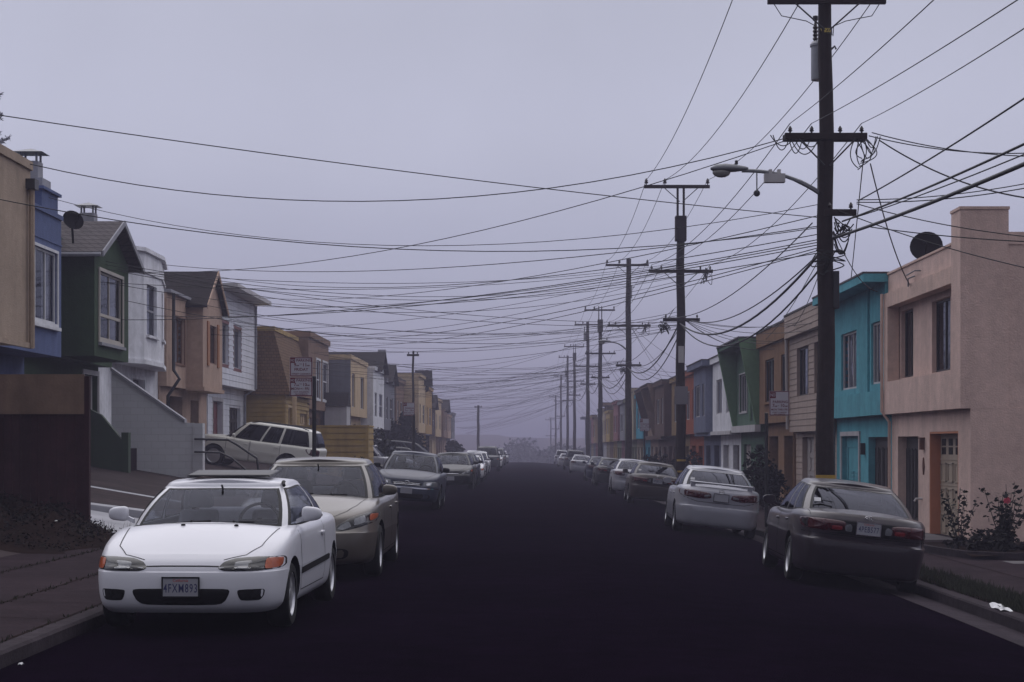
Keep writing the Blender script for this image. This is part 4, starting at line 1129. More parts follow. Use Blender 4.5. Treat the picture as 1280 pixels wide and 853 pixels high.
def fin_house(n, nm, label, wall, fin, inner, ledge, deep=.75, win=M['offwhite']):
    h = House(nm, label, 'house', 1, XR, dR(n), zR(n)-.02)
    z0 = zR(n)-.02; zt = 5.65 + zR(n)+.28; zb = 2.42 + zR(n)+.28
    wu = [(3.9,6.3,zb+.6,zb+2.1)]; wl = [(.7,2.9,z0,1.75+zR(n)+.28),(4.4,6.7,z0,1.75+zR(n)+.28)]
    h.block('ground_floor', h.rect(.02, 7.60, -11, -.25), z0-.3, zb-.2, wall, {1: wl}, .3)
    h.block('upper_floor', h.rect(.02, 7.60, -11, -.05), zb-.198, zt-.15, wall, {1: wu}, .12)
    h.bx('ledge', ledge, .01, 7.61, -.05, .16, zb-.20, zb+.06)
    for u0, u1 in ((.03,.20),(7.40,7.58)):
        b = MB(); b.hexa([h.p(u0,-.04,zb+.065),h.p(u1,-.04,zb+.065),h.p(u1,.12,zb+.065),h.p(u0,.12,zb+.065),h.p(u0,-.04,zt),h.p(u1,-.04,zt),h.p(u1,deep,zt),h.p(u0,deep,zt)])
        b.build('fin', fin, h.root)
    h.bx('roof', inner, .205, 7.395, -11, deep-.05, zt-.148, zt-.02); h.bx('roof_edge', C['rooftar'], .02, 7.59, -11, deep+.02, zt+.003, zt+.06)
    h.window((.02,-.05), (7.6,-.05), wu[0], win, 'v3', .4, .05, depth=.12)
    h.door((.02,-.25), (7.6,-.25), wl[0], C['darkdoor'], 'entry_gate', None, True, .28); h.door((.02,-.25), (7.6,-.25), wl[1], C['tanw'], 'garage_door', (3,4), True, .14)
    return h
h = fin_house(4, 'fin_house', 'green house with slanting side fins and a white ledge under its window', C['green'], C['fin'], C['green'], M['offwhite'])
h.pipe('downpipe', C['fin'], [(2.5,.0,5.2),(2.5,.0,2.5)], .05)

def row_house(n, label, wall, side=1, over=.12, zt=5.6, wins=((.8,2.2),(3.8,6.0)), doors=((.6,2.8),(4.3,6.6)), dm=(None,None), wfm=None, bay=False, par=True, X=None, d0=None, L=LOT, name='stucco_house', zg=None, zfl=2.35, ledge=None, style='v2', parm=None):
    d0 = dR(n) if d0 is None else d0; X = XR if X is None else X
    zg = (zR(n) if side > 0 else gz(X, d0+4)) if zg is None else zg
    off = zg + .28 if side > 0 else zg
    h = House(name, label, 'house', side, X, d0, zg-.02)
    zt += off; zf = zfl + off; z0 = zg-.02
    wu = [(a, b_, zf+.75, zf+2.25) for a, b_ in wins]; wl = [(a, b_, z0, z0+2.05) for a, b_ in doors]
    h.block('ground_floor', h.rect(.02, L-.02, -11, -.25), z0-.5, zf, wall, {1: wl}, .25)
    if bay:
        pts = [(.02,-11),(.02,-.15),(.9,.35),(L-.9,.35),(L-.02,-.15),(L-.02,-11)]
        P = [(a-.9, b_-.9, c, d) for a, b_, c, d in wu if a > .9 and b_ < L-.9]
        h.block('upper_floor', pts, zf+.002, zt-.25, wall, {2: P}, .12); A, B_ = pts[2], pts[3]; wz = P
    else:
        h.block('upper_floor', h.rect(.02, L-.02, -11, over), zf+.002, zt-.25, wall, {1: wu}, .12); A, B_ = (.02, over), (L-.02, over); wz = wu
    for r in wz: h.window(A, B_, r, wfm or M['offwhite'], style, random.choice((.4,.6,.95)), depth=.12)
    for i, r in enumerate(wl): h.door((.02,-.25), (L-.02,-.25), r, dm[i] or (C['darkdoor'] if i == 0 else C['tanw']), 'garage_door' if i else 'entry_door', (3,4) if i else None, True, .22)
    if par: h.bx('parapet', parm or wall, .0, L, -11, over+.14+(.35 if bay else 0), zt-.248, zt)
    h.bx('roof_edge', C['rooftar'], -.01, L+.01, -11, over+.18+(.35 if bay else 0), zt+.003, zt+.05)
    if ledge: h.bx('ledge', ledge, .0, L, -.2, over+.10, zf-.16, zf-.003)
    return h
row_house(5, 'white stucco house between the green finned house and the blue grey house', C['white'], ledge=M['offwhite'], dm=(None, M['offwhite']))
row_house(6, 'blue grey stucco house with a bay and narrow upstairs windows', C['bluegrey'], bay=True, wins=((1.5,2.4),(3.6,5.9)), ledge=C['bluegrey'], dm=(None, C['bluegrey']))
row_house(7, 'burnt orange stucco house just past the blue grey house', C['orange'], dm=(None, C['orange']))
row_house(8, 'mustard stucco house seen right behind the second utility pole', C['mustard'])
row_house(9, 'dark brown stucco house between the mustard house and the finned brown house', C['brown'], over=.55)
fin_house(10, 'fin_house', 'brown finned house with tan side fins and deep eaves', C['brown'], C['tanfin'], C['brown'], C['brown'], 1.0, M['darkwin'])
fin_house(11, 'fin_house', 'dark brown finned house next to the bright cyan house', C['tanfin'], C['brown'], C['brown'], C['brown'], .9, M['darkwin'])
row_house(12, 'bright cyan stucco house beyond the brown finned houses', C['cyan'], over=.3, dm=(C['cyan'], None))
far = [('cream', 'cream stucco house just past the cyan house'), ('olive', 'olive green stucco house with pale windows'), ('grey', 'pale grey stucco house beyond the olive one'),
       ('rose', 'dusty rose stucco house fading into fog'), ('olive', 'dull green stucco house past the rose house'), ('yellow', 'yellow stucco house with fog before it'), ('tanfin', 'tan stucco house past the yellow one'),
       ('cream', 'cream stucco house far along the right row'), ('white', 'whitish stucco house far along the right row'), ('bluegrey', 'bluish stucco house far along the right row'), ('mustard', 'mustard stucco house far along the right row, deep in fog'),
       ('rose', 'reddish stucco house near the end of the right row'), ('grey', 'grey stucco house near the end of the right row'), ('cream', 'pale cream house last but one in the right row'), ('bluegrey', 'blue grey house last in the right row')]
for i, (c, l) in enumerate(far):
    hh = row_house(13+i, l, C[c], over=random.choice((.05,.3,.5)), zt=5.6+random.uniform(-.2,.7), bay=(i % 4 == 2), wins=((.9,2.1),(3.5,5.8)) if i % 2 else ((2.2,5.4),))
    if i in (1, 2): hh.dish(5, -.6, 6.4+zR(13+i), .4, (-.3,-.9,.3))
# ------------------------------------------------------------------ left-hand houses
XL = -12.2
def shingle(name, c, bw=.22, bh=.14, mo=.014, mk=.4, lo=.8, hi=1.12):
    m = mat(name, c, .9, .25, 1.5, streak=.2, spec=.15); nt = m.node_tree; b = nt.nodes['Principled BSDF']
    tc = nd(nt, 'ShaderNodeTexCoord'); mp = nd(nt, 'ShaderNodeMapping'); mp.inputs['Rotation'].default_value = (R(90), 0, 0)
    sx = nd(nt, 'ShaderNodeSeparateXYZ'); nt.links.new(tc.outputs['Object'], sx.inputs[0]); ad = nd(nt, 'ShaderNodeMath', operation='ADD'); nt.links.new(sx.outputs['X'], ad.inputs[0]); nt.links.new(sx.outputs['Y'], ad.inputs[1])
    cb = nd(nt, 'ShaderNodeCombineXYZ'); nt.links.new(ad.outputs[0], cb.inputs['X']); nt.links.new(sx.outputs['Z'], cb.inputs['Y'])
    br = nd(nt, 'ShaderNodeTexBrick'); br.inputs['Scale'].default_value = 1; br.inputs['Brick Width'].default_value = bw; br.inputs['Row Height'].default_value = bh; br.inputs['Mortar Size'].default_value = mo
    br.inputs['Color1'].default_value = (*[v*hi for v in c], 1); br.inputs['Color2'].default_value = (*[v*lo for v in c], 1); br.inputs['Mortar'].default_value = (*[v*mk for v in c], 1)
    nt.links.new(cb.outputs[0], br.inputs['Vector']); nt.links.new(br.outputs['Color'], b.inputs['Base Color'])
    bp = nd(nt, 'ShaderNodeBump'); bp.inputs['Strength'].default_value = .6; bp.inputs['Distance'].default_value = .02; nt.links.new(br.outputs['Fac'], bp.inputs['Height']); bp.invert = True; nt.links.new(bp.outputs['Normal'], b.inputs['Normal'])
    return m
D_ = dict(
 beige=stucco('beige_stucco', (.35,.27,.205)), blue=stucco('blue_stucco', (.095,.125,.245)), green=stucco('dark_green_stucco', (.036,.066,.032)), greent=mat('green_trim', (.03,.055,.028), .7),
 white=stucco('old_white_stucco', (.76,.76,.80), .2, .22), whitewall=shingle('weathered_white_block', (.55,.55,.575), .41, .2, .008, .86, .95, 1.02),
 tan=stucco('tan_plaster', (.44,.31,.24)), siding=mat('white_siding', (.68,.69,.75), .7, .14, 2, streak=.2), redtrim=mat('red_brown_trim', (.14,.035,.03), .6), shutter=mat('orange_wood_shutter', (.34,.13,.035), .6, .2, 4),
 yellow=mat('mustard_clapboard', (.36,.235,.06), .8, .25, 2, streak=.25), shing=shingle('brown_shingle', (.15,.088,.045)), darkroof=shingle('dark_roof_shingle', (.012,.008,.009)), greyroof=shingle('grey_roof_shingle', (.075,.065,.068)),
 cream=stucco('pale_cream_stucco', (.52,.39,.24)), grey=mat('grey_clapboard', (.15,.15,.18), .8, .2, 2, streak=.2), redroof=shingle('red_roof_shingle', (.05,.022,.024)), plaster=stucco('brown_plaster', (.20,.125,.085)), straw=stucco('straw_stucco', (.40,.25,.09)),
 reddoor=mat('red_door', (.14,.02,.025), .5), paledoor=mat('pale_door', (.42,.40,.40), .6), concrete=mat('chimney_concrete', (.26,.26,.29), .9, .3, 3, .3, 30))
def chimney(h, u, w, z0, z1, sz=.55, flue=True, base=None):
    s = sz/2
    h.bx('chimney', base or D_['concrete'], u-s, u+s, w-s, w+s, z0, z1)
    if flue:
        k = s*.6; h.bx('chimney_flue', D_['concrete'], u-k, u+k, w-k, w+k, z1+.003, z1+.42)
        b = MB()
        for a, c in ((-1,-1),(1,-1),(1,1),(-1,1)): b.tube([h.p(u+a*k*.8, w+c*k*.8, z1+.42), h.p(u+a*k*.8, w+c*k*.8, z1+.62)], .03, 5)
        b.poly([h.p(u-k*1.6,w-k*1.6,z1+.62),h.p(u+k*1.6,w-k*1.6,z1+.62),h.p(u+k*1.6,w+k*1.6,z1+.62),h.p(u-k*1.6,w+k*1.6,z1+.62)])
        for a, c, e, f in ((-1,-1,1,-1),(1,-1,1,1),(1,1,-1,1),(-1,1,-1,-1)): b.poly([h.p(u+a*k*1.6,w+c*k*1.6,z1+.622),h.p(u+e*k*1.6,w+f*k*1.6,z1+.622),h.p(u,w,z1+.74)])
        b.build('chimney_cowl', M['steel'], h.root)

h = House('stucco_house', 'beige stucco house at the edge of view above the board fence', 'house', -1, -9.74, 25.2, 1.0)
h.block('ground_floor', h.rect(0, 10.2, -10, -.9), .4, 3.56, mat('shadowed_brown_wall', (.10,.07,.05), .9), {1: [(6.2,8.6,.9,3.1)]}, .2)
h.door((0,-.9), (10.2,-.9), (6.2,8.6,.9,3.1), C['darkdoor'], 'garage_door', (3,3))
h.block('upper_floor', h.rect(0, 10.2, -10, 0), 3.562, 7.0, D_['beige'], {1: [(3.5,6.6,4.4,6.2)]}, .12)
h.window((0,0), (10.2,0), (3.5,6.6,4.4,6.2), M['darkwin'], 'v3', .5, depth=.12)
h.bx('parapet', D_['beige'], -.02, 10.22, -10, .05, 7.003, 7.17); h.bx('base_trim', D_['beige'], -.01, 10.22, -.02, .06, 3.50, 3.60)
h.pipe('downpipe', D_['beige'], [(10.0,.08,6.6),(10.0,.08,3.5)], .06); h.bx('rain_head', M['darkwin'], 9.86, 10.14, .0, .18, 6.6, 6.8)

h = House('stucco_house', 'blue stucco house with a wide white framed window', 'house', -1, -11.3, 35.4, 1.0)
wn = [(5.3,7.95,4.5,6.2)]
h.block('ground_floor', h.rect(.02, 8.4, -9, -.9), .4, 3.73, D_['blue'], {1: [(1,3.4,1.0,3.1),(5.8,7.0,1.0,3.2)]}, .2)
h.door((.02,-.9), (8.4,-.9), (1,3.4,1.0,3.1), C['darkdoor'], 'garage_door', (3,3)); h.door((.02,-.9), (8.4,-.9), (5.8,7.0,1.0,3.2), D_['paledoor'])
h.block('upper_floor', h.rect(.02, 8.4, -9, 0), 3.732, 7.05, D_['blue'], {1: wn}, .1)
h.window((.02,0), (8.4,0), wn[0], M['white'], 'v3', .35, .07, M['white'], depth=.1)
h.bx('parapet_cap', D_['blue'], 0, 8.42, -9, .05, 7.053, 7.16); h.bx('cover_strip', D_['blue'], 3.0, 8.41, -.002, .02, 6.42, 6.46)
h.bx('chimney', D_['blue'], 6.75, 8.2, -.95, -.03, 7.163, 7.6); h.bx('chimney_cap', D_['blue'], 6.65, 8.3, -1.05, .04, 7.603, 7.67)
chimney(h, 7.35, -.45, 7.673, 7.9, .75); h.pipe('wall_bracket', M['steel'], [(1.9,0,5.9),(1.9,.25,5.95)], .02)

h = House('gable_house', 'dark green stucco house with a gabled upstairs bay', 'house', -1, XL, 43.8, 1.1)
h.block('ground_floor', h.rect(.02, 9.28, -9, -.4), .5, 3.88, D_['green'], {1: [(7.45,9.1,1.5,3.62),(2.4,5.4,1.1,3.2)]}, .2)
h.door((.02,-.4), (9.28,-.4), (7.45,9.1,1.5,3.62), D_['paledoor'], 'entry_door', (1,2), True, .16, .14, M['offwhite']); h.door((.02,-.4), (9.28,-.4), (2.4,5.4,1.1,3.2), D_['green'], 'garage_door', (4,4))
h.block('upper_floor', h.rect(.02, 9.28, -9, 0), 3.882, 6.95, D_['green']); h.bx('parapet_cap', D_['greent'], 0, 9.3, -9, .05, 6.953, 7.03)
wn = (.5,3.2,4.4,6.18)
h.block('bay', [(2.95,.003),(2.95,1.0),(6.95,1.0),(6.95,.003)], 3.92, 6.62, D_['green'], {1: [wn]}, .1)
h.window((2.95,1.0), (6.95,1.0), wn, mat('beige_frame', (.42,.38,.33), .6), 'v2low', .35, .09, D_['concrete'], depth=.1)
b = MB(); b.poly([h.p(2.95,1.0,6.623),h.p(6.95,1.0,6.623),h.p(4.95,1.0,7.50)]); b.poly([h.p(2.95,.6,6.623),h.p(6.95,.6,6.623),h.p(4.95,.6,7.50)]); b.build('gable', D_['green'], h.root)
def gable_roof(h, u0, u1, w0, w1, ze, zr, m, th=.10, fascia=None):
    um = (u0+u1)/2
    for a, c in ((u0, um), (u1, um)):
        b = MB(); b.hexa([h.p(a,w0,ze),h.p(c,w0,zr),h.p(c,w1,zr),h.p(a,w1,ze),h.p(a,w0,ze+th),h.p(c,w0,zr+th),h.p(c,w1,zr+th),h.p(a,w1,ze+th)]); b.build('roof', m, h.root)
        if fascia:
            b = MB(); b.hexa([h.p(a,w1+.003,ze-.05),h.p(c,w1+.003,zr-.05),h.p(c,w1+.04,zr-.05),h.p(a,w1+.04,ze-.05),h.p(a,w1+.003,ze+th+.02),h.p(c,w1+.003,zr+th+.02),h.p(c,w1+.04,zr+th+.02),h.p(a,w1+.04,ze+th+.02)]); b.build('barge_board', fascia, h.root)
gable_roof(h, 2.45, 7.45, -2.6, 1.32, 6.50, 7.58, D_['greyroof'], .08, D_['concrete'])
h.pipe('gutter_pipe', D_['concrete'], [(2.42,-.2,6.5),(2.42,1.3,6.5)], .06)
chimney(h, 8.5, -.5, 7.033, 7.9, .7); h.dish(2.75, .5, 7.42, .28, (.5,-.7,.4))
b = MB()
for w0, w1, z1, z2 in ((-.40,.22,2.75,2.45),(.22,.8,2.45,1.75)): b.hexa([h.p(7.0,w0,.6),h.p(7.2,w0,.6),h.p(7.2,w1,.6),h.p(7.0,w1,.6),h.p(7.0,w0,z1),h.p(7.2,w0,z1),h.p(7.2,w1,z2),h.p(7.0,w1,z2)])
b.build('stair_wall', D_['greent'], h.root)
h.bx('stair_post', D_['greent'], 6.95, 7.25, .803, 1.0, .6, 1.95); h.bx('stair', M['walk'], 7.26, 9.2, -.40, .75, .6, 1.5)

h = House('stucco_house', 'white stucco house with an angled bay and a sloping stair wall', 'house', -1, XL, 53.1, 1.1)
h.block('ground_floor', h.rect(.02, 9.28, -9, -.55), .5, 4.18, D_['white'], {1: [(5.1,7.0,1.9,3.75)]}, .25)
h.door((.02,-.55), (9.28,-.55), (5.1,7.0,1.9,3.75), D_['grey'], 'entry_door', (1,2), True, .2, .12, D_['white'])
pts = [(2.2,-9),(2.2,-.1),(3.0,.3),(5.7,.3),(8.9,-.25),(8.9,-9)]
w1 = [(.45,2.0,5.06,6.66)]; w2 = [(.35,1.75,5.06,6.66)]
h.block('bay', pts, 4.182, 7.62, D_['white'], {2: w1, 3: w2}, .16)
h.window(pts[2], pts[3], w1[0], D_['concrete'], 'sash', .95, depth=.16, sill=D_['white']); h.window(pts[3], pts[4], w2[0], D_['concrete'], 'sash', .95, depth=.16, sill=D_['white'])
def out(pts, k): return [(u + (k if i > 2 else -k), w + (k if 0 < i < len(pts)-1 else 0)) for i, (u, w) in enumerate(pts)]
h.block('cornice', out(pts, .10), 7.623, 7.74, D_['white']); h.block('cornice', out(pts, .05), 6.98, 7.06, D_['white']); h.block('base_trim', out(pts, .06), 4.12, 4.26, D_['white'])
h.block('upper_floor', h.rect(.02, 2.19, -9, -.35), 4.182, 6.9, D_['white'])
b = MB(); prof2 = [(-.1,.4),(-.1,3.80),(2.05,2.26),(2.32,2.25),(2.32,.4)]
for u in (.35, .62): b.poly([h.p(u,w,z) for w, z in prof2])
for i in range(5): a, c = prof2[i], prof2[(i+1) % 5]; b.quad(h.p(.35,*a), h.p(.62,*a), h.p(.62,*c), h.p(.35,*c))
sw = b.build('stair_wall', D_['whitewall'], h.root)
b = MB(); b.hexa([h.p(.30,-.12,3.80),h.p(.67,-.12,3.80),h.p(.67,2.08,2.26),h.p(.30,2.08,2.26),h.p(.30,-.12,3.90),h.p(.67,-.12,3.90),h.p(.67,2.08,2.36),h.p(.30,2.08,2.36)]); b.build('coping', D_['concrete'], sw)
h.bx('gate_post', D_['whitewall'], .30, .67, 2.325, 2.62, .4, 2.24)
b = MB()
for k in range(9): b.hexa([h.p(.63,-.1+k*.26,.4),h.p(1.9,-.1+k*.26,.4),h.p(1.9,.16+k*.26,.4),h.p(.63,.16+k*.26,.4),h.p(.63,-.1+k*.26,2.5-k*.17),h.p(1.9,-.1+k*.26,2.5-k*.17),h.p(1.9,.16+k*.26,2.5-k*.17),h.p(.63,.16+k*.26,2.5-k*.17)])
b.build('stair', M['slab'], h.root)

h = House('gable_house', 'tan plaster house with orange shutters and a dark gabled roof', 'house', -1, XL, 62.4, 1.1)
h.block('ground_floor', h.rect(.02, 9.28, -9, -.5), .5, 3.64, D_['tan'], {1: [(1.2,4.2,1.0,3.35),(5.8,7.5,1.0,3.3)]}, .5)
h.door((.02,-.5), (9.28,-.5), (1.2,4.2,1.0,3.35), C['darkdoor'], 'garage_door', (4,4), True, .48); h.door((.02,-.5), (9.28,-.5), (5.8,7.5,1.0,3.3), C['darkdoor'], 'entry_door', (1,2), True, .4)
w1 = [(1.0,3.2,4.5,6.15)]
h.block('upper_floor', h.rect(.02, 9.28, -9, -.25), 3.642, 6.9, D_['tan'], {1: w1}, .14)
h.window((.02,-.25), (9.28,-.25), w1[0], mat('brown_wood_frame', (.16,.075,.04), .6), 'v3', .9, .06)
h.bx('roof_edge', D_['concrete'], 0, 9.3, -9, -.1, 6.903, 7.0)
w2 = (1.25,2.95,4.65,6.1)
h.block('bay', [(3.7,-.246),(3.7,.35),(7.9,.35),(7.9,-.246)], 3.70, 6.75, D_['tan'], {1: [w2]}, .14)
wi = h.window((3.7,.35), (7.9,.35), w2, mat('brown_wood_frame', (.16,.075,.04), .6), 'v2', .9); h.shutters((3.7,.35), (7.9,.35), w2, D_['shutter'], wi)
b = MB(); b.poly([h.p(3.7,.35,6.753),h.p(7.9,.35,6.753),h.p(5.8,.35,8.05)]); b.build('gable', D_['tan'], h.root)
gable_roof(h, 3.45, 8.15, -5, .55, 6.62, 8.06, D_['darkroof'], .1, D_['tan']); h.bx('base_trim', D_['tan'], 3.6, 8.0, -.24, .42, 3.58, 3.72)
h.pipe('downpipe', M['darksteel'], [(.5,-.1,6.9),(.5,-.1,4.2),(.5,.1,3.9),(.5,-.3,3.3),(.5,-.35,1)], .06)

h = House('clapboard_house', 'white clapboard house with red door and jutting flat roof', 'house', -1, XL, 71.7, 1.1)
h.block('ground_floor', h.rect(.02, 9.28, -9, -.5), .5, 4.0, D_['siding'], {1: [(1.2,3.5,1.0,3.38),(5.2,8.2,1.0,3.2)]}, .3, board=.24)
h.door((.02,-.5), (9.28,-.5), (1.2,3.5,1.0,3.38), D_['reddoor'], 'entry_door', (2,3), True, .2, .16, M['offwhite']); h.door((.02,-.5), (9.28,-.5), (5.2,8.2,1.0,3.2), C['darkdoor'], 'garage_door', (4,4))
wn = [(.35,2.0,4.85,6.5),(3.3,5.3,4.8,6.45)]
h.block('upper_floor', h.rect(.02, 9.28, -9, 0), 4.002, 7.85, D_['siding'], {1: wn}, .12, board=.24)
for r in wn: h.window((.02,0), (9.28,0), r, M['offwhite'], 'v2', .4, .13, trimmat=D_['redtrim'])
h.bx('roof', M['offwhite'], -.1, 9.4, -9, .75, 7.853, 8.03); h.pipe('downpipe', D_['concrete'], [(9.1,.09,7.8),(9.1,.09,4.1),(9.1,-.4,3.8),(9.1,-.4,1)], .06)

h = House('shingled_house', 'mustard clapboard house with a brown shingled upper storey', 'house', -1, -10.9, 81.4, .9)
wn = [(1.0,2.4,1.6,3.3),(5.2,8.2,.9,3.1)]
h.block('ground_floor', h.rect(0, 8.8, -8, 0), .3, 3.85, D_['yellow'], {1: wn}, .15, board=.2, gap=.03)
h.window((0,0), (8.8,0), wn[0], D_['cream'], 'sash', .5, .1); h.door((0,0), (8.8,0), wn[1], D_['cream'], 'garage_door', (4,4))
b = MB(); lo = [(-.25,-8),(-.25,.3),(9.0,.3),(9.0,-8)]; hi = [(.05,-8),(.05,-.5),(8.7,-.5),(8.7,-8)]
for i in range(4): b.quad(h.p(*lo[i],3.853), h.p(*lo[(i+1)%4],3.853), h.p(*hi[(i+1)%4],6.75), h.p(*hi[i],6.75))
b.poly([h.p(*q,6.75) for q in hi]); b.poly([h.p(*q,3.853) for q in lo]); b.build('shingle_storey', D_['shing'], h.root)
h.bx('roof_edge', D_['yellow'], 0, 8.75, -8, -.45, 6.753, 6.95); h.bx('porch_column', D_['cream'], -.04, .16, .35, .52, .5, 3.8)
h.bx('downpipe', D_['redtrim'], 3.0, 3.15, .04, .15, .9, 3.8)

h = House('plaster_house', 'brown plaster house with tall white bay windows', 'house', -1, -10.9, 90.4, .9)
h.block('ground_floor', h.rect(0, 9.2, -8, -.3), .3, 3.4, D_['plaster'], {1: [(1,4,.9,3.0),(6,7.4,.9,3.0)]}, .2)
h.door((0,-.3), (9.2,-.3), (1,4,.9,3.0), D_['paledoor'], 'garage_door', (4,4)); h.door((0,-.3), (9.2,-.3), (6,7.4,.9,3.0), C['darkdoor'])
h.block('upper_floor', h.rect(0, 9.2, -8, 0), 3.402, 7.0, D_['plaster'], {1: [(3.2,5.0,4.0,6.0),(6.2,8.6,4.0,6.0)]}, .1)
for r in ((3.2,5.0,4.0,6.0),(6.2,8.6,4.0,6.0)): h.window((0,0), (9.2,0), r, M['white'], 'sash', .5, .12, depth=.1)
h.bx('parapet', D_['plaster'], -.05, 9.25, -8, .1, 7.003, 7.3)
b = MB(); b.hexa([h.p(-.6,-4,3.6),h.p(-.01,-4,3.6),h.p(-.01,.1,3.6),h.p(-.6,.1,3.6),h.p(-.1,-4,6.2),h.p(-.01,-4,6.2),h.p(-.01,-2.4,6.2),h.p(-.1,-2.4,6.2)]); b.build('side_roof', D_['redroof'], h.root)

h = House('stucco_house', 'cream stucco house with a grey clapboard side wall', 'house', -1, -9.75, 100.2, .8)
h.block('ground_floor', h.rect(0, 10.6, -8, -.4), .3, 3.2, D_['cream'], {1: [(1,4,.7,2.8),(6,7.4,.7,2.8)]}, .2)
h.door((0,-.4), (10.6,-.4), (1,4,.7,2.8), D_['paledoor'], 'garage_door', (4,4)); h.door((0,-.4), (10.6,-.4), (6,7.4,.7,2.8), C['darkdoor'])
wn = [(1.0,2.6,3.7,5.6),(6.2,8.4,3.7,5.6)]
h.block('upper_floor', h.rect(0, 10.6, -8, 0), 3.202, 6.35, D_['cream'], {1: wn}, .12)
for r in wn: h.window((0,0), (10.6,0), r, M['offwhite'], 'v2', .5)
h.bx('parapet', D_['cream'], -.03, 10.63, -8, .06, 6.353, 6.6); h.block('side_wall', h.rect(-.16, -.04, -8, -.02), .3, 6.3, D_['grey'], {}, board=.22)
gr = MB(); gr.hexa([h.p(-2.3,-1.3,3.7),h.p(-.17,-1.3,3.7),h.p(-.17,.05,3.7),h.p(-2.3,.05,3.7),h.p(-1.3,-1.3,4.45),h.p(-1.2,-1.3,4.45),h.p(-1.2,.05,4.45),h.p(-1.3,.05,4.45)]); gr.build('porch_roof', D_['darkroof'], h.root)
h.bx('porch', M['offwhite'], -2.1, -.17, -1.2, 0, .8, 3.69)

LF = lf = [(111, -9.7, 8.6, 'white', 6.2, 'narrow whitish stucco house with a dark tiled false front', True), (120, -9.7, 9, 'grey', 5.8, 'grey fronted house with a small dark gable roof', True),
      (129.3, -9.6, 8.5, 'plaster', 6.2, 'brownish plaster house past the grey gable', False), (138, -8.5, 9.5, 'cream', 6.9, 'tall cream house showing a wide blank side wall', False), (148, -8.5, 9.5, 'straw', 6.3, 'straw yellow stucco house beyond the blank side wall', False),
      (158, -9.2, 9, 'grey', 5.6, 'grey house with low front past the straw yellow house', True), (168, -9.2, 9, 'redroof', 5.2, 'low dark red house half lost in the fog', True), (178, -9.2, 12, 'cream', 6.2, 'pale yellow square house in the fog', False),
      (191, -9.0, 9, 'plaster', 5.4, 'dim brown house far along the left row', True), (201, -9.0, 9, 'tan', 5.0, 'dim tan house near the end of the left row', False), (212, -9.0, 9, 'grey', 5.4, 'dim grey house last in the left row', False)]
for i, (d0, X, L, c, zt, l, gab) in enumerate(lf):
    hh = row_house(0, l, D_[c] if c in D_ else C[c], -1, .3, zt, ((1.2,2.8),(L-4.0,L-1.4)), ((.8,3.4),(L-3,L-1.4)), X=X, d0=d0, L=L, zg=gz(-8.5, d0)+.1, style='sash', wfm=M['offwhite'])
    if gab: gable_roof(hh, 1.5, L-1.5, -3, .75, zt+hh.zg-.3, zt+hh.zg+1.0, D_['darkroof'], .1)
    if i == 3: chimney(hh, 1.2, -2.6, 7.2, 8.9, .6, False); hh.dish(9.3, .2, 6.2, .4, (.3,-.9,.3)); gable_roof(hh, 7.2, 9.5, -.5, .9, 6.3, 7.5, D_['darkroof'], .1)

# ------------------------------------------------------------------ walls and fences
t = thing('board_fence', 'tall dark board fence topped by one wide tan plank', 'fence', (-7, 28.5, .2))
b = MB(); x = -.02; rnd = random.Random(3); x = .021
while x > -4.2:
    wd = rnd.uniform(.13,.17); top = 2.02 + rnd.uniform(-.03,.03); b.box(x-wd, x-.006, rnd.uniform(0,.012), .035, -.25, top); x -= wd
b.build('fence_boards', mat('dark_red_fence', (.042,.014,.019), .85, .45, 3, .4, 30, streak=.4, spec=.2), t)
b = MB(); b.box(-4.3, .02, -.035, -.002, 1.90, 2.53); b.build('top_plank', wood('tan_plank', (.19,.125,.09)), t)
b = MB(); b.box(.022, .10, -.045, .06, -.25, 2.50); b.build('fence_post', mat('dark_red_fence', (.042,.014,.019)), t)
b = MB(); b.box(-4.3, .02, .036, .09, 1.5, 1.6); b.box(-4.3, .02, .036, .09, .3, .4); b.build('rail', wood('tan_plank', (.19,.125,.09)), t)
hq = House('clapboard_wall', 'low mustard clapboard wall box beside the parked pale SUV', 'wall', -1, -6.9, 78.6, .1)
hq.block('wall', hq.rect(0, 2.6, -3.3, 0), -.1, 2.36, D_['yellow'], board=.26, gap=.045); hq.bx('wall_cap', D_['yellow'], -.06, 2.66, -3.36, .06, 2.363, 2.44)
hq.bx('corner_board', D_['yellow'], -.05, .10, -.10, .045, -.1, 2.36)
b = MB(); b.hexa([at(104,0,34)*0 + Vector(v) for v in ((-8.4,34.2,.2),(-7.15,34.2,.1),(-7.15,34.75,.1),(-8.4,34.75,.2),(-8.4,34.2,.50),(-7.15,34.2,.34),(-7.15,34.75,.34),(-8.4,34.75,.50))])
tag(b.build('kerb_block', M['slab'], None, bevel=.02), 'low pale concrete block edging the driveway behind the fence', 'block')
t = thing('handrail', 'dark bent pipe handrail beside the white stair wall', 'railing', (-9.6, 53.4, .6))
def rel(p): return Vector(p) - Vector((-9.6, 53.4, .6))
b = MB(); b.tube([rel(at(*q)) for q in ((243,549,53.3),(285,550,53.2),(296,556,53.2),(321,573,53.2),(323,590,53.2))], .035, 7); b.build('top_rail', M['darksteel'], t, True)
b = MB(); b.tube([rel(at(*q)) for q in ((243,565,53.3),(275,566,53.2),(290,573,53.2),(310,590,53.2))], .03, 7); b.build('lower_rail', M['darksteel'], t, True)
tag(sheet('x', -10, -8.9, 53.2, 54.6, mat('brick_red', (.10,.045,.035), .9, .3, 4), .12), kind='structure').name = 'brick_step'
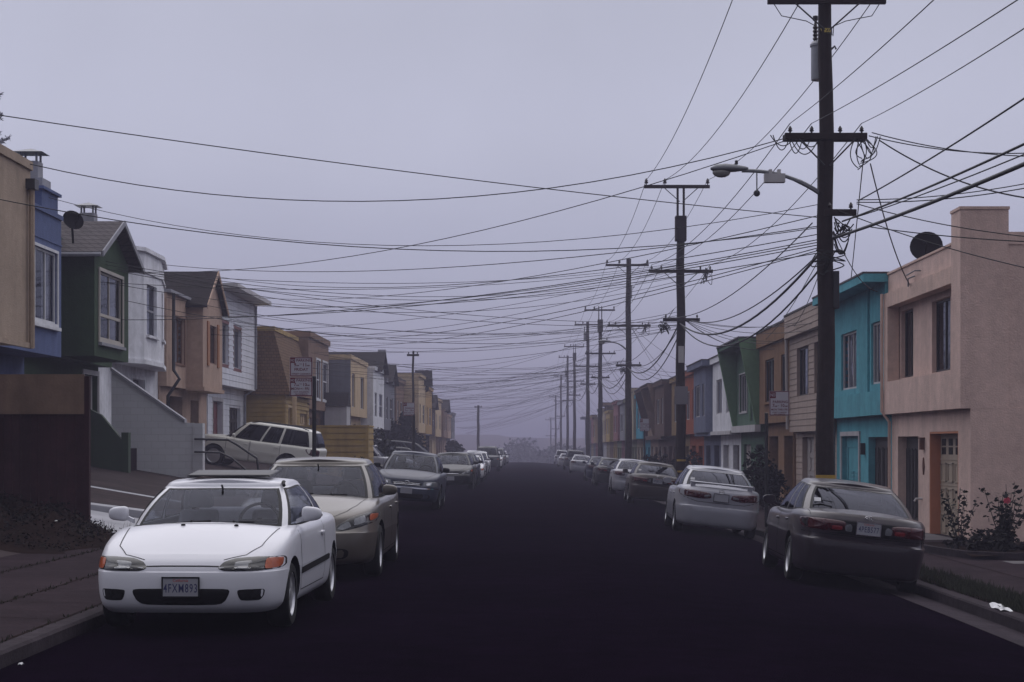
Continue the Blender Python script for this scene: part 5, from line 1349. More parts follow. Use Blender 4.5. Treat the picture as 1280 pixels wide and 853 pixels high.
# ------------------------------------------------------------------ utility poles
POLES = []
def insulator(b, p, r=.06):
    Mx = Matrix.Translation(p) @ Matrix.Scale(.55 if r < .06 else 1, 4, (0, 0, 1)); b.lathe([(.018,0),(.018,.05),(r*.8,.055),(r,.09),(r*.55,.12),(r*.95,.135),(r*.6,.19),(r*.3,.23),(.01,.24)], 9, 0, Mx)
def make_pole(d, X, ztop, arms, label, r0=.18, r1=.115, timber='creosote', ext=None, trafo=None, lamp=None, seed=0, fine=True):
    rnd = random.Random(seed); zg = gz(X, d)
    t = thing('utility_pole', label, 'utility pole', (X, d, zg), group=None)
    z = lambda a: a - zg
    H_ = (ext[0] if ext else ztop) - zg
    b = MB(); n = 14
    b.tube([Vector((.02*math.sin(k*1.3+seed), 0, -.3 + (H_+.3)*k/n)) for k in range(n+1)], [r0 + (r1-r0)*k/n for k in range(n+1)], 12)
    b.build('shaft', M[timber], t, True, 50)
    att = dict(d=d, X=X, zg=zg, arms=[])
    for za, xl, xr, kind in arms:
        b = MB(); b.box(xl, xr, -.17, -.07, z(za)-.06, z(za)+.06)
        if kind == 'double': b.box(xl, xr, .07, .17, z(za)-.06, z(za)+.06)
        a = b.build('crossarm', M[timber], t, bevel=.008)
        pts = []
        offs = {'top': (xl+.08, xl+.75, xr-.08), 'double': (xl+.1, xl+.5, xr-.5, xr-.1), 'mid': (xl+.1, xl+.45, xr-.45, xr-.1), 'low': (xl+.1, xr-.1)}[kind]
        for o in offs:
            b = MB(); insulator(b, Vector((o, -.12, z(za)+.06)), .075 if kind == 'top' else .045); b.build('insulator', M['ceramic'], a, True, 40)
            pts.append(Vector((X+o, d-.12, za+.24)))
        if xr - xl > 1.4 and fine:
            for sd in (-1, 1):
                b = MB(); b.tube([(sd*min(.6, abs(xr)*.7), -.19, z(za)-.06), (sd*.05, -.19, z(za)-.55)], .016, 5); b.build('arm_brace', M['darksteel'], a)
        att['arms'].append(pts)
    if ext:
        for sx in (-.11, .11):
            b = MB(); b.box(sx-.035, sx+.035, -.08, .08, z(ext[1])-.9, z(ztop)+.05); b.build('pole_extension', M[timber], t)
        b = MB(); b.box(-.2, .2, -.20, .20, z(ext[1])-.95, z(ext[1])-.05); b.build('pole_splice', M[timber], t, bevel=.02)
    if trafo:
        zc, ox, oy = trafo; b = MB(); Mx = Matrix.Translation((ox, oy, z(zc)))
        b.lathe([(.001,-.02),(.165,-.02),(.17,0),(.17,.60),(.19,.61),(.19,.65),(.15,.70),(.001,.72)], 20, 0, Mx); tf = b.build('transformer', M['trafo'], t, True, 35)
        b = MB(); Mx = Matrix.Translation((ox-.09, oy-.02, z(zc)+.68)); b.lathe([(.03,0)] + [((.055 if k % 2 else .035), .04+k*.035) for k in range(9)] + [(.02,.40),(.05,.42),(.05,.50),(.001,.52)], 10, 0, Mx); b.build('bushing', M['ceramic'], tf, True)
        b = MB(); b.tube([(ox+.2, oy, z(zc)+.55), (ox+.28, oy, z(zc)+.62), (ox+.30, oy, z(zc)+.56)], .02, 5); b.build('transformer_lug', M['darksteel'], tf)
    if lamp:
        zl, L = lamp; b = MB(); pts = []
        for k in range(13):
            s = k/12; pts.append((-.12 - (L-.65)*s, -.05, z(zl) + .42*(1-(1-s)**2.4)))
        b.tube(pts, [.045]*4 + [.036]*9, 7); la = b.build('lamp_arm', M['steel'], t, True)
        e = Vector(pts[-1]); b = MB()
        prof_ = [(-.30,.02,.03),(-.24,.06,.05),(-.05,.11,.085),(.12,.14,.10),(.30,.12,.085),(.40,.05,.03)]
        rows = [[e + Vector((-.18-q, ry*math.cos(2*math.pi*j/12), .035+rz*math.sin(2*math.pi*j/12)*(1 if math.sin(2*math.pi*j/12) > 0 else .7))) for j in range(12)] for q, ry, rz in prof_]
        b.grid(rows, 0, True); hd = b.build('luminaire', M['steel'], la, True, 50)
        b = MB(); b.ball(e + Vector((-.38, 0, -.03)), (.17,.115,.10), 12); b.build('lamp_lens', M['lampglass'], hd, True)
        b = MB(); b.lathe([(.03,0),(.03,.07),(.001,.075)], 8, 0, Matrix.Translation(e + Vector((-.1, 0, .12)))); b.build('photocell', M['darksteel'], hd, True)
        if L > 1.8:
            b = MB(); b.box(e.x+.42, e.x+.80, -.13, .05, e.z-.22, e.z-.06); b.box(e.x+.50, e.x+.56, -.1, .02, e.z-.06, e.z+.02); b.box(e.x+.66, e.x+.72, -.1, .02, e.z-.06, e.z+.02); b.build('relay_box', M['offwhite'], la)
            b = MB(); b.tube([(e.x+.28, -.05, e.z), (e.x+.28, -.05, e.z-.36)], .012, 5); b.ball((e.x+.28, -.05, e.z-.42), .065, 8); b.build('hanging_weight', M['darksteel'], la, True)
    POLES.append(att); return t
S_ = 2250
p1 = make_pole(33.6, 5.6, 10.6, [(10.95,-1.35,1.15,'top'), (9.87,-1.1,1.1,'top'), (7.35,-.78,.75,'double'), (5.93,-.05,.55,'low')], 'nearest dark timber utility pole, carrying a cylinder transformer and an arched street lamp', .185, .118, trafo=(8.5,-.055,.30), lamp=(6.30,2.1), seed=1)
p1z = POLES[0]['zg']
b = MB(); b.tube([(0,0,4.95-p1z+.2),(0,0,4.95-p1z+.2)], .1)
b = MB(); b.lathe([(.124,0),(.124,.12)], 14, 0, Matrix.Translation((0,0,9.26-p1z))); tg = b.build('pole_tag', mat('tag_black', (.02,.02,.02), .6), p1, True)
for i, ch in enumerate('W200'):
    q = text_mb(ch, .11, .008); a = R(-27 + 18*i); q.xf(Matrix.Translation((math.sin(a)*.128, -math.cos(a)*.128, 9.32-p1z)) @ Matrix.Rotation(a, 4, 'Z')); q.build('tag_lettering', mat('tag_yellow', (.55,.42,.08), .6), tg)
for zz in (.62, .98):
    b = MB(); b.lathe([(.187,0),(.187,.07)], 14, 0, Matrix.Translation((0,0,zz-p1z))); b.build('warning_band', mat('band_yellow', (.35,.22,.02), .6), p1, True)
b = MB(); b.box(.12,.24,-.12,.12,4.15-p1z,4.85-p1z); b.build('meter_box', M['darksteel'], p1, bevel=.02)
b = MB(); b.box(-.14,-.06,-.14,.1,6.3-p1z,7.25-p1z); b.build('cable_guard', M['creosote'], p1)
p2 = make_pole(65, 5.6, 10.85, [(10.9,-1.33,1.04,'top'), (7.85,-1.15,1.15,'mid'), (6.1,-.65,.68,'low')], 'second dark timber pole with a twin-bar top extension and pale number plates', .19, .14, ext=(9.6, 9.9), seed=2)
z2 = POLES[1]['zg']
b = MB(); b.box(-.10,.10,-.20,-.185,4.55-z2,5.15-z2); b.build('pole_plate', M['offwhite'], p2)
b = MB(); b.box(-.24,.24,-.215,-.20,3.05-z2,3.7-z2); b.build('pole_notice', mat('grey_notice', (.16,.15,.17), .6), p2)
for zz in (.9, 1.3):
    b = MB(); b.lathe([(.193,0),(.193,.07)], 14, 0, Matrix.Translation((0,0,zz-z2-.3))); b.build('warning_band', mat('band_yellow', (.35,.22,.02), .6), p2, True)
p3 = make_pole(98, 5.6, 11.7, [(11.35,-1.25,1.1,'top'), (8.05,-1.15,1.2,'mid'), (5.9,-.7,.7,'low')], 'third timber pole with a second street lamp on a short arm', .2, .13, timber='greywood', trafo=(9.6,.05,.33), lamp=(6.75,1.6), seed=3)
more = [(135,11.9,8.4,6.6,'fourth timber pole in the row, with a twin-bar top',True,None), (162,12.6,8.6,7.0,'fifth timber pole in the row, with a bulky transformer',False,11.0), (206,13.0,8.8,7.2,'sixth pole in the row, pale in the fog',True,None),
        (240,13.4,9.2,7.4,'seventh pole in the row, tall and pale in the fog',False,10.6), (285,12.6,8.4,6.0,'eighth pole in the row, faint in the fog',False,None), (335,10.6,6.4,4.4,'ninth pole in the row, very faint in the fog',False,None), (400,7.2,3.4,1.0,'farthest faint pole at the end of the row',False,None)]
for i, (d, zt, zm, zl, l, ex, tr) in enumerate(more):
    make_pole(d, 5.6, zt, [(zt-.25,-1.2,1.1,'top'), (zm,-1.15,1.15,'mid'), (zl,-.7,.7,'low')], l, .2, .13, timber='greywood', ext=(zt-1.0, zt-.9) if ex else None, trafo=(tr,-.2,.3) if tr else None, seed=5+i, fine=False)
make_pole(104, -6.5, 7.0, [(6.75,-.35,.35,'low')], 'thin pole rising behind the left roofs in front of the blank side wall', .085, .06, timber='greywood', seed=21, fine=False)
make_pole(228, -6.0, 6.5, [(6.3,-.5,.5,'low')], 'faint pole on the left side at the end of the street', .2, .15, timber='greywood', seed=22, fine=False)

# ------------------------------------------------------------------ wires
def wire(p0, p1, sag, r, label, group, name='overhead_wire', n=20):
    r *= .8
    p0, p1 = Vector(p0), Vector(p1)
    b = MB(); pts = []
    for k in range(n+1):
        t = k/n; p = p0.lerp(p1, t); p.z -= sag*4*t*(1-t); pts.append(p)
    b.tube(pts, r, 5, 0, False)
    return tag(b.build(name, M['wire'], None, True, 80), label, 'wire', group)
GL = ('thin power line running from pole to pole along the street', 'power lines along the pole row')
GC = ('thick black telephone cable slung from pole to pole', 'telephone cables along the pole row')
GD = ('thin service wire crossing the street to the left houses', 'service wires across the street')
GR = ('thin service wire from a pole down to a right-hand house', 'service wires to the right-hand houses')
GN = ('wire leaving the nearest pole for the upper right corner', 'wires leaving the nearest pole on the right')
row = [p for p in POLES if abs(p['X']-5.6) < .01]
rnd = random.Random(5)
for i in range(len(row)-1):
    A, Bq = row[i], row[i+1]
    ta = A['arms'][0] if i else A['arms'][0]
    for k in range(3): wire((A['arms'][1][k] if (i == 0 and k > 0) else A['arms'][0][k]), Bq['arms'][0][k], .55, .013, *GL)
    ma, mb = A['arms'][2 if i == 0 else 1], Bq['arms'][1]
    for k in ((0, 1, 3) if i < 3 else (0, 3)): wire(ma[k], mb[k], .5, .012, *GL)
    la, lb = Vector((5.55, A['d'], 5.25 if i == 0 else A['arms'][2][0].z-.35)), Vector((5.55, Bq['d'], Bq['arms'][2][0].z-.35))
    wire(la, lb, .9, .035, *GC); wire(la+Vector((.25,0,.25)), lb+Vector((.4,0,.1)), .6, .02, *GC)
    if i < 3: wire(la+Vector((-.2,0,.5)), lb+Vector((-.4,0,.2)), .5, .016, *GC); wire(la+Vector((.1,0,-.15)), lb+Vector((.1,0,-.1)), 1.15, .026, *GC)
# near pole: wires that go on towards and over the viewer
A = row[0]
for k, e in ((0,(1158,-2,19)),(1,(1257,-2,17)),(3,(1285,21,17))):
    P0 = A['arms'][2][k]; E = at(*e); E = P0 + (E-P0)*1.5; wire(P0, E, .1, .0085, *GN)
for k in (0, 1, 2): P0 = A['arms'][0][k]; wire(P0, Vector((P0.x, 2, 11.5)), .5, .013, *GN)
for k in (1, 2): P0 = A['arms'][1][k]; wire(P0, Vector((P0.x, 2, 10.6)), .5, .013, *GN)
for s, e, r in (((1073,251,33.5),(1300,97,20),.016),((1053,277,33.5),(1300,158,20),.022),((1042,298,33.5),(1300,184,20),.036),((1056,276,33.5),(1300,172,20),.012)):
    P0, E = at(*s), at(*e); E = P0 + (E-P0)*1.7; wire(P0, E, .12, r, *GN)
for s, e, r, sg in (((1090,166,33.6),(1300,196,31),.013,.1),((1086,170,33.6),(1300,191,32),.013,.12),((1100,176,33.6),(1330,252,30),.018,.25),((1071,253,33.5),(1320,228,30),.013,.1),((1071,250,33.5),(1320,222,32),.012,.1),
                    ((1071,255,33.5),(1330,300,30),.012,.1),((1088,284,33.5),(1330,304,30),.013,.05),((1045,262,33.5),(1330,345,28),.012,.1)):
    wire(at(*s), at(*e), sg, r, *GN)
wire(at(1079,200,33.6), at(1064,347,44), .0, .014, *GR); wire(at(1088,205,33.6), at(1137,356,40.2), .25, .016, *GR)
# hanging loops and jumpers at the nearest pole
zc = p1z
def loop(c, n, s, r, seed):
    rr = random.Random(seed); b = MB(); c = Vector(c); pts = [c]
    for k in range(n): pts.append(c + Vector((rr.uniform(-1,1)*s[0], rr.uniform(-1,1)*s[1], rr.uniform(-1,.4)*s[2])))
    q = []
    for i in range(len(pts)-1):
        for k in range(6):
            t = k/6; q.append(crom(pts[max(0,i-1)], pts[i], pts[i+1], pts[min(len(pts)-1,i+2)], t))
    b.tube(q, r, 5, 0, False); return b
def arc(a, c, sag, r=.010, side=0.0):
    a, c = Vector(a), Vector(c); b = MB(); pts = []
    for k in range(15):
        t = k/14; p = a.lerp(c, t); p.z -= sag*4*t*(1-t); p.x += side*4*t*(1-t); pts.append(p)
    b.tube(pts, r, 5, 0, False); b.build('jumper_wire', M['wire'], p1, True)
za = 7.35-zc
for x0, x1, sg in ((-.70,-.15,.32),(-.62,-.30,.22),(-.72,-.45,.30),(-.50,-.12,.18),(-1.05,-.62,.16),(-1.0,-.70,.24)): arc((x0,-.14,za+.02), (x1,-.1,za-.05), sg)
for k in range(8):
    x0 = .50+.035*k; arc((x0,-.14,za-.03), (.58+.012*k,-.1,za-.62+.03*k), .05, .010, (.16, -.12, .24, -.05, .30, .08, .2, -.16)[k])
for x0, x1, sg in ((.68,1.0,.34),(.72,.95,.22),(.60,.92,.42)): arc((x0,-.14,za+.02), (x1,-.1,za+.0), sg)
for k in range(6): arc((.14,-.12,5.85-zc-.1*k), (.50-.03*k,-.12,5.72-zc-.09*k), (.18,.30,.12,.34,.22,.15)[k], .012)
for i in range(3): loop((.30,-.1,5.72-zc), 5, (.16,.12,.26), .012, 70+i).build('jumper_wire', M['wire'], p1, True)
for i in range(4): loop((.0,-.25,5.1-zc), 5, (.35,.2,.35), .012, 80+i).build('jumper_wire', M['wire'], p1, True)
for p, xs in ((p2, (.9, -.6)), (p3, (.9, -.3))):
    pz = p.location.z
    for i in range(5): loop((xs[0],-.15, (7.8 if p is p2 else 8.0)-pz), 5, (.2,.1,.45), .012, 90+i).build('jumper_wire', M['wire'], p, True)
    for i in range(5): loop((xs[1],-.15, (5.9 if p is p2 else 5.7)-pz), 5, (.25,.1,.35), .014, 96+i).build('jumper_wire', M['wire'], p, True)
for sx, e in ((-1, -1.05), (1, 1.05)):
    b = MB(); b.tube([(e,-.12,9.87-p1z+.05), (e*.8,-.12,9.87-p1z-.28), (e*.35,-.05,9.87-p1z-.36), (sx*.17,.1,9.87-p1z-.42), (sx*.18,.25,9.3-p1z)], .009, 5); b.build('jumper_wire', M['wire'], p1, True)
# long service wires over the street from the nearest pole
for s, e, sg, r, l in (((1022,272,33.6),(-165,119,26),.12,.0105,'long wire slanting down from the top left corner to the nearest pole'), ((985,172,33.6),(36,205,35.2),.95,.0125,'sagging wire from the roof of the beige house to the nearest pole'),
                    ((1022,256,33.6),(60,247,42.8),.95,.009,'slack thin wire from the blue house to the nearest pole'), ((1022,285,33.6),(-110,226,29),.75,.0105,'lowest long wire crossing the beige house wall'),
                    ((985,175,33.6),(168,340,55),.72,.012,'strongly sagging wire rising from the white bay house to the pole arm')):
    wire(at(*s), at(*e), sg, r, l, None)
for (x, y, d), z0, sg in (((203,331,60),5.7,.5),((318,372,78),5.9,.6),((266,345,68.2),5.55,.7),((310,382,80),5.4,.5),((150,400,50),5.45,.4),((194,395,58),5.35,.45),((297,375,76),5.2,.6),((357,422,88),5.3,.7),((405,432,97),5.25,.6)):
    wire((5.5, 33.6, z0), at(x, y, d), sg, .012, *GD)
LEFT_WALLS = [(35.4,43.8,-11.3,7.0),(43.8,53.1,-12.2,6.8),(53.1,62.4,-12.3,7.3),(62.4,71.7,-12.45,6.7),(71.7,81.3,-12.2,7.6),(81.3,90.3,-11.5,6.2),(90.3,100.1,-10.9,7.0),(100.1,110.9,-9.75,6.3)] + [(q[0], q[0]+q[2]+.9, q[1]+.3, q[4]+gz(-8.5, q[0])-.1) for q in LF]
def left_attach(d):
    for d0, d1, X, zt in LEFT_WALLS:
        if d0 <= d < d1: return X, zt - rnd.uniform(.1, 1.1)
    return -8.7, 4.4 + prof(d)
for i in range(1, 7):
    A = row[i]; nn = 17 if i < 4 else 10
    for k in range(nn):
        dd = A['d'] + rnd.uniform(-26, 30); dd = max(dd, 47)
        x, ze = left_attach(dd)
        zs = A['arms'][rnd.choice((1, 2, 2))][0].z + rnd.uniform(-.7, .1)
        wire((5.5, A['d'], zs), (x, dd, ze), rnd.uniform(.3, 1.1), .011 if i < 3 else .010, *GD)
    for k in range(7 if i < 4 else 4):
        dd = A['d'] + rnd.uniform(-16, 18); wire((5.7, A['d'], A['arms'][rnd.choice((1, 2))][-1].z - .2), (8.5, dd, 5.3 + prof(dd)+rnd.uniform(-.3,.2)), rnd.uniform(.1,.4), .012, *GR)
for k in range(4): dd = 44 + k*7; wire((5.75, 33.6, 5.6), (8.6, dd, 5.35), .25, .012, *GR)

# ------------------------------------------------------------------ parking signs
def sign(x, d, zs, panels, label, post_top, post_off=0.0, sx=.46):
    zg = gz(x, d); t = thing('parking_sign', label, 'street sign', (x, d, zg))
    b = MB(); b.lathe([(.042,-.1),(.042,post_top-zg),(.001,post_top-zg+.01)], 10, 0, Matrix.Translation((post_off, .03, 0))); b.build('post', M['darksteel'], t, True)
    for (zc_, hh, lines, no) in panels:
        z = zc_-zg; b = MB(); b.box(-sx/2, sx/2, -.004, .004, z-hh/2, z+hh/2); pn = b.build('sign_panel', M['signwhite'], t)
        b = MB(); e = .018
        for q in ((-sx/2+.006,sx/2-.006,z-hh/2+.006,z-hh/2+.006+e),(-sx/2+.006,sx/2-.006,z+hh/2-.006-e,z+hh/2-.006),(-sx/2+.006,-sx/2+.006+e,z-hh/2+.02,z+hh/2-.02),(sx/2-.006-e,sx/2-.006,z-hh/2+.02,z+hh/2-.02)): b.box(q[0],q[1],-.0062,-.0042,q[2],q[3])
        b.build('sign_border', M['signred'], pn)
        nx, nz, ns = no
        b = MB(); b.box(nx-ns/2, nx+ns/2, -.0068, -.0043, z+nz-ns/2, z+nz+ns/2); b.build('no_block', M['signred'], pn)
        b = text_mb('NO', ns*.52, .01); b.xf(Matrix.Translation((nx, -.0075, z+nz)) @ Matrix.Scale(1.45, 4, (0,0,1))); b.build('sign_lettering', M['signwhite'], pn)
        for txt, lx, lz, sz, kx in lines:
            b = text_mb(txt, sz, .018); b.xf(Matrix.Translation((lx, -.0062, z+lz)) @ Matrix.Scale(kx, 4, (1,0,0))); b.build('sign_lettering', M['signred'], pn)
    return t
top = [('PARKING',.055,.130,.075,.98),('9',-.125,.04,.10,1),('AM',-.075,.025,.042,1),('TO',-.01,.055,.035,1),('11',.07,.04,.10,1),('AM',.14,.025,.042,1),('FRIDAY',0,-.055,.085,1),('STREET CLEANING',0,-.145,.048,.95)]
bot = [('PARKING',.055,.130,.075,.98),('7',-.125,.045,.09,1),('AM',-.075,.03,.042,1),('TO',-.01,.055,.035,1),('10',.07,.045,.09,1),('AM',.14,.03,.042,1),('MON',-.12,-.04,.07,1),('THRU',.0,-.04,.035,1),('FRI',.12,-.04,.07,1),('NOT HOLIDAYS',0,-.105,.042,1),('OR SUNDAYS',0,-.150,.042,1)]
no1 = (-.175, .130, .10)
sign(-4.55, 36.5, 0, [(3.19,.395,top,no1),(2.785,.385,bot,no1)], 'post with two stacked red and white parking signs above the champagne car', 3.0, .26, .46)
one = [('PARKING',.02,.03,.085,1),('7',-.14,-.055,.10,1),('AM',-.085,-.07,.05,1),('-',-.02,-.05,.08,1),('10',.07,-.055,.10,1),('AM',.155,-.07,.05,1),('MON THRU FRI',0,-.15,.062,.9),('STREET CLEANING',0,-.215,.04,1),('NOT HOLIDAYS',0,-.255,.036,1)]
no2 = (-.155, .19, .14)
sign(5.95, 42.2, 0, [(2.58,.58,one,no2)], 'single parking sign standing before the ochre and tan houses on the right', 2.35, -.30, .47)
sign(5.75, 87, 0, [(2.55,.62,one,no2)], 'parking sign in front of the dark brown house on the right', 2.3, 0, .46)
sign(-4.6, 71, 0, [(3.0,.52,one,no2)], 'parking sign farther down the left side before the cream side wall', 2.8, .2, .46)
# ------------------------------------------------------------------ parked cars
def park(root, x, dnear, L, facing, yaw=0.0):
    """facing 'us' or 'away'; dnear = distance of the end nearest the viewer"""
    y = dnear + L/2
    zl, zr = gz(x-.75, y), gz(x+.75, y)
    if x > 0: zr = cross(min(x+.75, KR-.01)) + prof(y); zl = cross(x-.75)+prof(y)
    roll = math.atan2(zl-zr, 1.5)
    z = (zl+zr)/2
    if facing == 'us': root.rotation_euler = (0, -roll, math.pi+yaw)
    else: root.rotation_euler = (0, roll, yaw)
    root.location = (x, y, z)
    return root
coupe = park(make_car(T_coupe(P_white), P_white, 'white two-door coupe with its dark sunroof tilted open, at the kerb'), -2.86, 15.25, 4.39, 'us', R(-1.6))
champ = park(make_car(T_sedan_swept(P_gold), P_gold, 'champagne sedan with long swept headlights behind the white coupe'), -2.68, 21.4, 4.8, 'us')
slate = park(make_car(T_sedan_upright(P_blue), P_blue, 'slate blue sedan with a round chrome emblem and a chrome bumper strip'), -3.12, 46.5, 4.7, 'us')
greyc = park(make_car(T_sedan_rear(P_grey), P_grey, 'dark warm grey sedan seen from behind, nearest on the right'), 4.42, 23.4, 4.77, 'away', R(-1.0))
silvc = park(make_car(T_sedan_spoiler(P_silver), P_silver, 'silver sedan with boot spoiler ahead of the dark grey sedan'), 4.05, 37.6, 4.83, 'away', R(-1.0))
suv = make_car(T_suv(P_beige), P_beige, 'pale beige off-road wagon nose up on a sloping driveway', 'SUV')
suv.location = (-10.15, 68.3, gz(-10.15, 68.3)+.03); suv.rotation_euler = (R(7.5), 0, R(84))
van = make_car(T_van(P_navy), P_navy, 'navy minivan standing in a left driveway behind the white wagon', 'minivan')
van.location = (-8.9, 101, gz(-8.9, 101)); van.rotation_euler = (R(-7), 0, R(-78))
def clone(src, pm, label, cat='car'):
    c = copy_tree(src); repaint(c, pm); c['label'] = label; c['category'] = cat; return c
def drv(c, x, y, yaw, pitch): c.location = (x, y, gz(x, y)); c.rotation_euler = (R(pitch), 0, R(yaw)); return c
drv(clone(suv, P_silver, 'silver wagon in a driveway just past the mustard wall box', 'SUV'), -7.9, 84.5, -80, -6).scale = (.9, .95, .86)
drv(clone(slate, P_silver, 'silver sedan parked in a driveway beside the navy minivan'), -8.0, 93.5, -80, -6)
drv(clone(greyc, P_black, 'black sedan in a driveway beyond the navy minivan'), -7.6, 110, -80, -6)
drv(clone(van, P_dgrey, 'dark grey minivan in a driveway with paper in its window', 'minivan'), -8.0, 119, -78, -6)
LK = -2.95
for src, pm, d, L, l, cat in ((champ, P_black, 70.5, 4.8, 'black sedan parked behind the slate blue sedan', 'car'), (slate, P_navy, 79.5, 4.7, 'dark navy sedan, third behind the champagne car', 'car'), (coupe, P_white, 89, 4.4, 'white coupe farther down the left kerb', 'car'),
                         (champ, P_silver, 97.5, 4.8, 'silver sedan farther down the left kerb between white cars', 'car'), (slate, P_white, 107, 4.7, 'white sedan farther down the left kerb', 'car'), (suv, P_dgrey, 131, 4.9, 'tall dark off-road wagon near the end of the left row', 'SUV'),
                         (champ, P_white, 152, 4.8, 'small pale sedan just past the tall dark wagon', 'car'), (van, P_dgrey, 180, 4.9, 'dark minivan close to the crest on the left', 'minivan'), (slate, P_silver, 205, 4.7, 'faint silver sedan at the crest on the left', 'car')):
    park(clone(src, pm, l, cat), LK + rnd.uniform(-.12, .15), d, L, 'us')
for src, pm, d, L, l, cat in ((greyc, P_brown, 58.5, 4.77, 'dark brown sedan in front of the silver spoiler sedan', 'car'), (champ, P_silver, 70.5, 4.8, 'silver sedan half hidden by the dark brown sedan', 'car'), (greyc, P_black, 87, 4.77, 'black sedan farther along the right kerb', 'car'),
                         (silvc, P_navy, 101, 4.83, 'dark navy sedan farther along the right kerb', 'car'), (champ, P_silver, 138, 4.8, 'silver sedan far along the right kerb', 'car'), (suv, P_dgrey, 158, 4.9, 'dark tall wagon far along the right kerb', 'SUV'),
                         (silvc, P_silver, 190, 4.83, 'faint silver sedan near the crest on the right', 'car'), (suv, P_silver, 214, 4.9, 'faint pale tall wagon at the crest on the right', 'SUV')):
    park(clone(src, pm, l, cat), 4.2 + rnd.uniform(-.12, .1), d, L, 'away', R(rnd.uniform(-1.2, .6)))

# ------------------------------------------------------------------ plants
def bush(c, rad, n, size, m, label, cat='bush', name='bush', stems=True, group=None, seed=1):
    t = thing(name, label, cat, (c[0], c[1], gz(c[0], c[1])), group=group)
    b = MB(); leaf_cloud(b, (0, 0, c[2]), rad, n, size, seed); b.build('foliage', m, t)
    if stems:
        r = random.Random(seed); b = MB()
        for k in range(6): a = r.uniform(0, 6.28); b.tube([(.05*math.cos(a), .05*math.sin(a), -.05), (rad[0]*.3*math.cos(a), rad[1]*.3*math.sin(a), c[2]*.6), (rad[0]*.7*math.cos(a), rad[1]*.7*math.sin(a), c[2]+rad[2]*.4)], .015, 5)
        b.build('stem', M['bark'], t)
    return t
bush((7.25, 55.5, .8), (.95,.9,1.0), 2600, .08, M['bushleaf'], 'round dark bush before the ochre house doors', seed=2)
bush((7.9, 92, .8), (1.4,1.4,1.2), 1200, .13, M['bushleaf'], 'dark bush on the right pavement beside the third pole', seed=3)
bush((7.6, 104, .7), (1.2,2.6,1.0), 1200, .14, M['bushleaf'], 'long dark hedge bush farther along the right pavement', seed=4)
bush((-7.6, 88, 1.0), (1.3,1.3,1.4), 1400, .12, M['shrub'], 'dark rounded shrub just behind the mustard wall box', seed=5)
bush((-7.3, 76.6, .5), (.7,.6,.55), 700, .08, M['shrub'], 'small dark shrub at the foot of the mustard wall box', seed=6)
bush((-8.6, 127, 1.8), (1.5,2.2,2.0), 3600, .17, M['bushleaf'], 'big dark ragged shrub before the blank cream side wall', seed=7)
bush((-7.0, 176, 1.0), (1.2,3.5,1.3), 2600, .22, M['bushleaf'], 'dark hedge mass by the foggy end of the left row', seed=8)
# rose bed beside the pink house
def stemplant(c, h_, ns, sp, m, label, name, cat, seed, leaf=.045, flower=None):
    t = thing(name, label, cat, (c[0], c[1], gz(c[0], c[1]))); r = random.Random(seed); b = MB(); s = MB(); tips = []
    for k in range(ns):
        a = r.uniform(0, 6.28); q = r.uniform(.2, 1); hh = h_*r.uniform(.5, 1); p = [Vector((0,0,0)), Vector((sp*q*.5*math.cos(a), sp*q*.5*math.sin(a), hh*.5)), Vector((sp*q*math.cos(a+.3), sp*q*math.sin(a+.3), hh))]
        s.tube(p, [.012,.009,.005], 5); tips.append(p[2])
        for j in range(34):
            tt = r.uniform(.12, 1); c0 = p[0].lerp(p[1], tt*2) if tt < .5 else p[1].lerp(p[2], tt*2-1); o = Vector((r.gauss(0,1), r.gauss(0,1), r.gauss(0,.7))).normalized()*r.uniform(.02,.14)
            ax = Vector((r.gauss(0,1), r.gauss(0,1), r.gauss(0,.5))).normalized(); bx = ax.cross(Vector((r.gauss(0,1), r.gauss(0,1), r.gauss(0,1)))).normalized(); z = leaf*r.uniform(.6,1.3); cc = c0+o
            b.quad(cc-ax*z, cc-bx*z*.55, cc+ax*z, cc+bx*z*.55)
    s.build('stem', M['bark'], t); b.build('foliage', m, t)
    if flower:
        tip = max(tips, key=lambda v: v.z*.6 + v.x); top_ = Vector((flower[0]-c[0], flower[1]-c[1], flower[2]-t.location.z)); q = MB(); q.tube([Vector((tip.x*.2,tip.y*.2,.2)), tip*.5+top_*.4, top_], .008, 5); q.build('flower_stem', M['bark'], t)
        q = MB()
        for k in range(16):
            a = k*2.4; rr = .02 + .045*(k/16); ce = top_ + Vector((rr*math.cos(a), rr*math.sin(a), .05-.05*(k/16))); n1 = Vector((math.cos(a), math.sin(a), .5)); n2 = Vector((-math.sin(a), math.cos(a), 0))
            q.quad(ce-n2*.04, ce-Vector((0,0,.035)), ce+n2*.04, ce+Vector((0,0,.05))+n1*.01)
        q.build('rose', mat('pink_rose', (.62,.07,.12), .6, .3, 20), t)
    return t
fl = at(1259, 628, 31.6)
stemplant((8.45, 31.8), 1.2, 15, .55, M['shrub'], 'rose bush with one pink bloom beside the pink side wall', 'rose_bush', 'bush', 11, .055, (fl.x, fl.y, fl.z))
stemplant((7.85, 32.5), 1.25, 7, .35, M['shrub'], 'tall thin rose bush nearest the garage door', 'rose_bush', 'bush', 12, .05)
stemplant((9.1, 31.0), .9, 12, .45, M['shrub'], 'leafy rose bush nearest the right edge of view', 'rose_bush', 'bush', 13, .055)
stemplant((8.55, 27.4), .75, 20, .55, M['ivy'], 'low dark shrub in the nearest right-hand bed', 'bush', 'bush', 14, .05)
b = MB(); b.grid([[Vector((7.35+.28*i, 29.6+.5*j, gz(8, 30)+.05+random.uniform(0,.05))) for i in range(9)] for j in range(9)]); tag(b.build('flower_bed_soil', M['earth']), kind='structure')
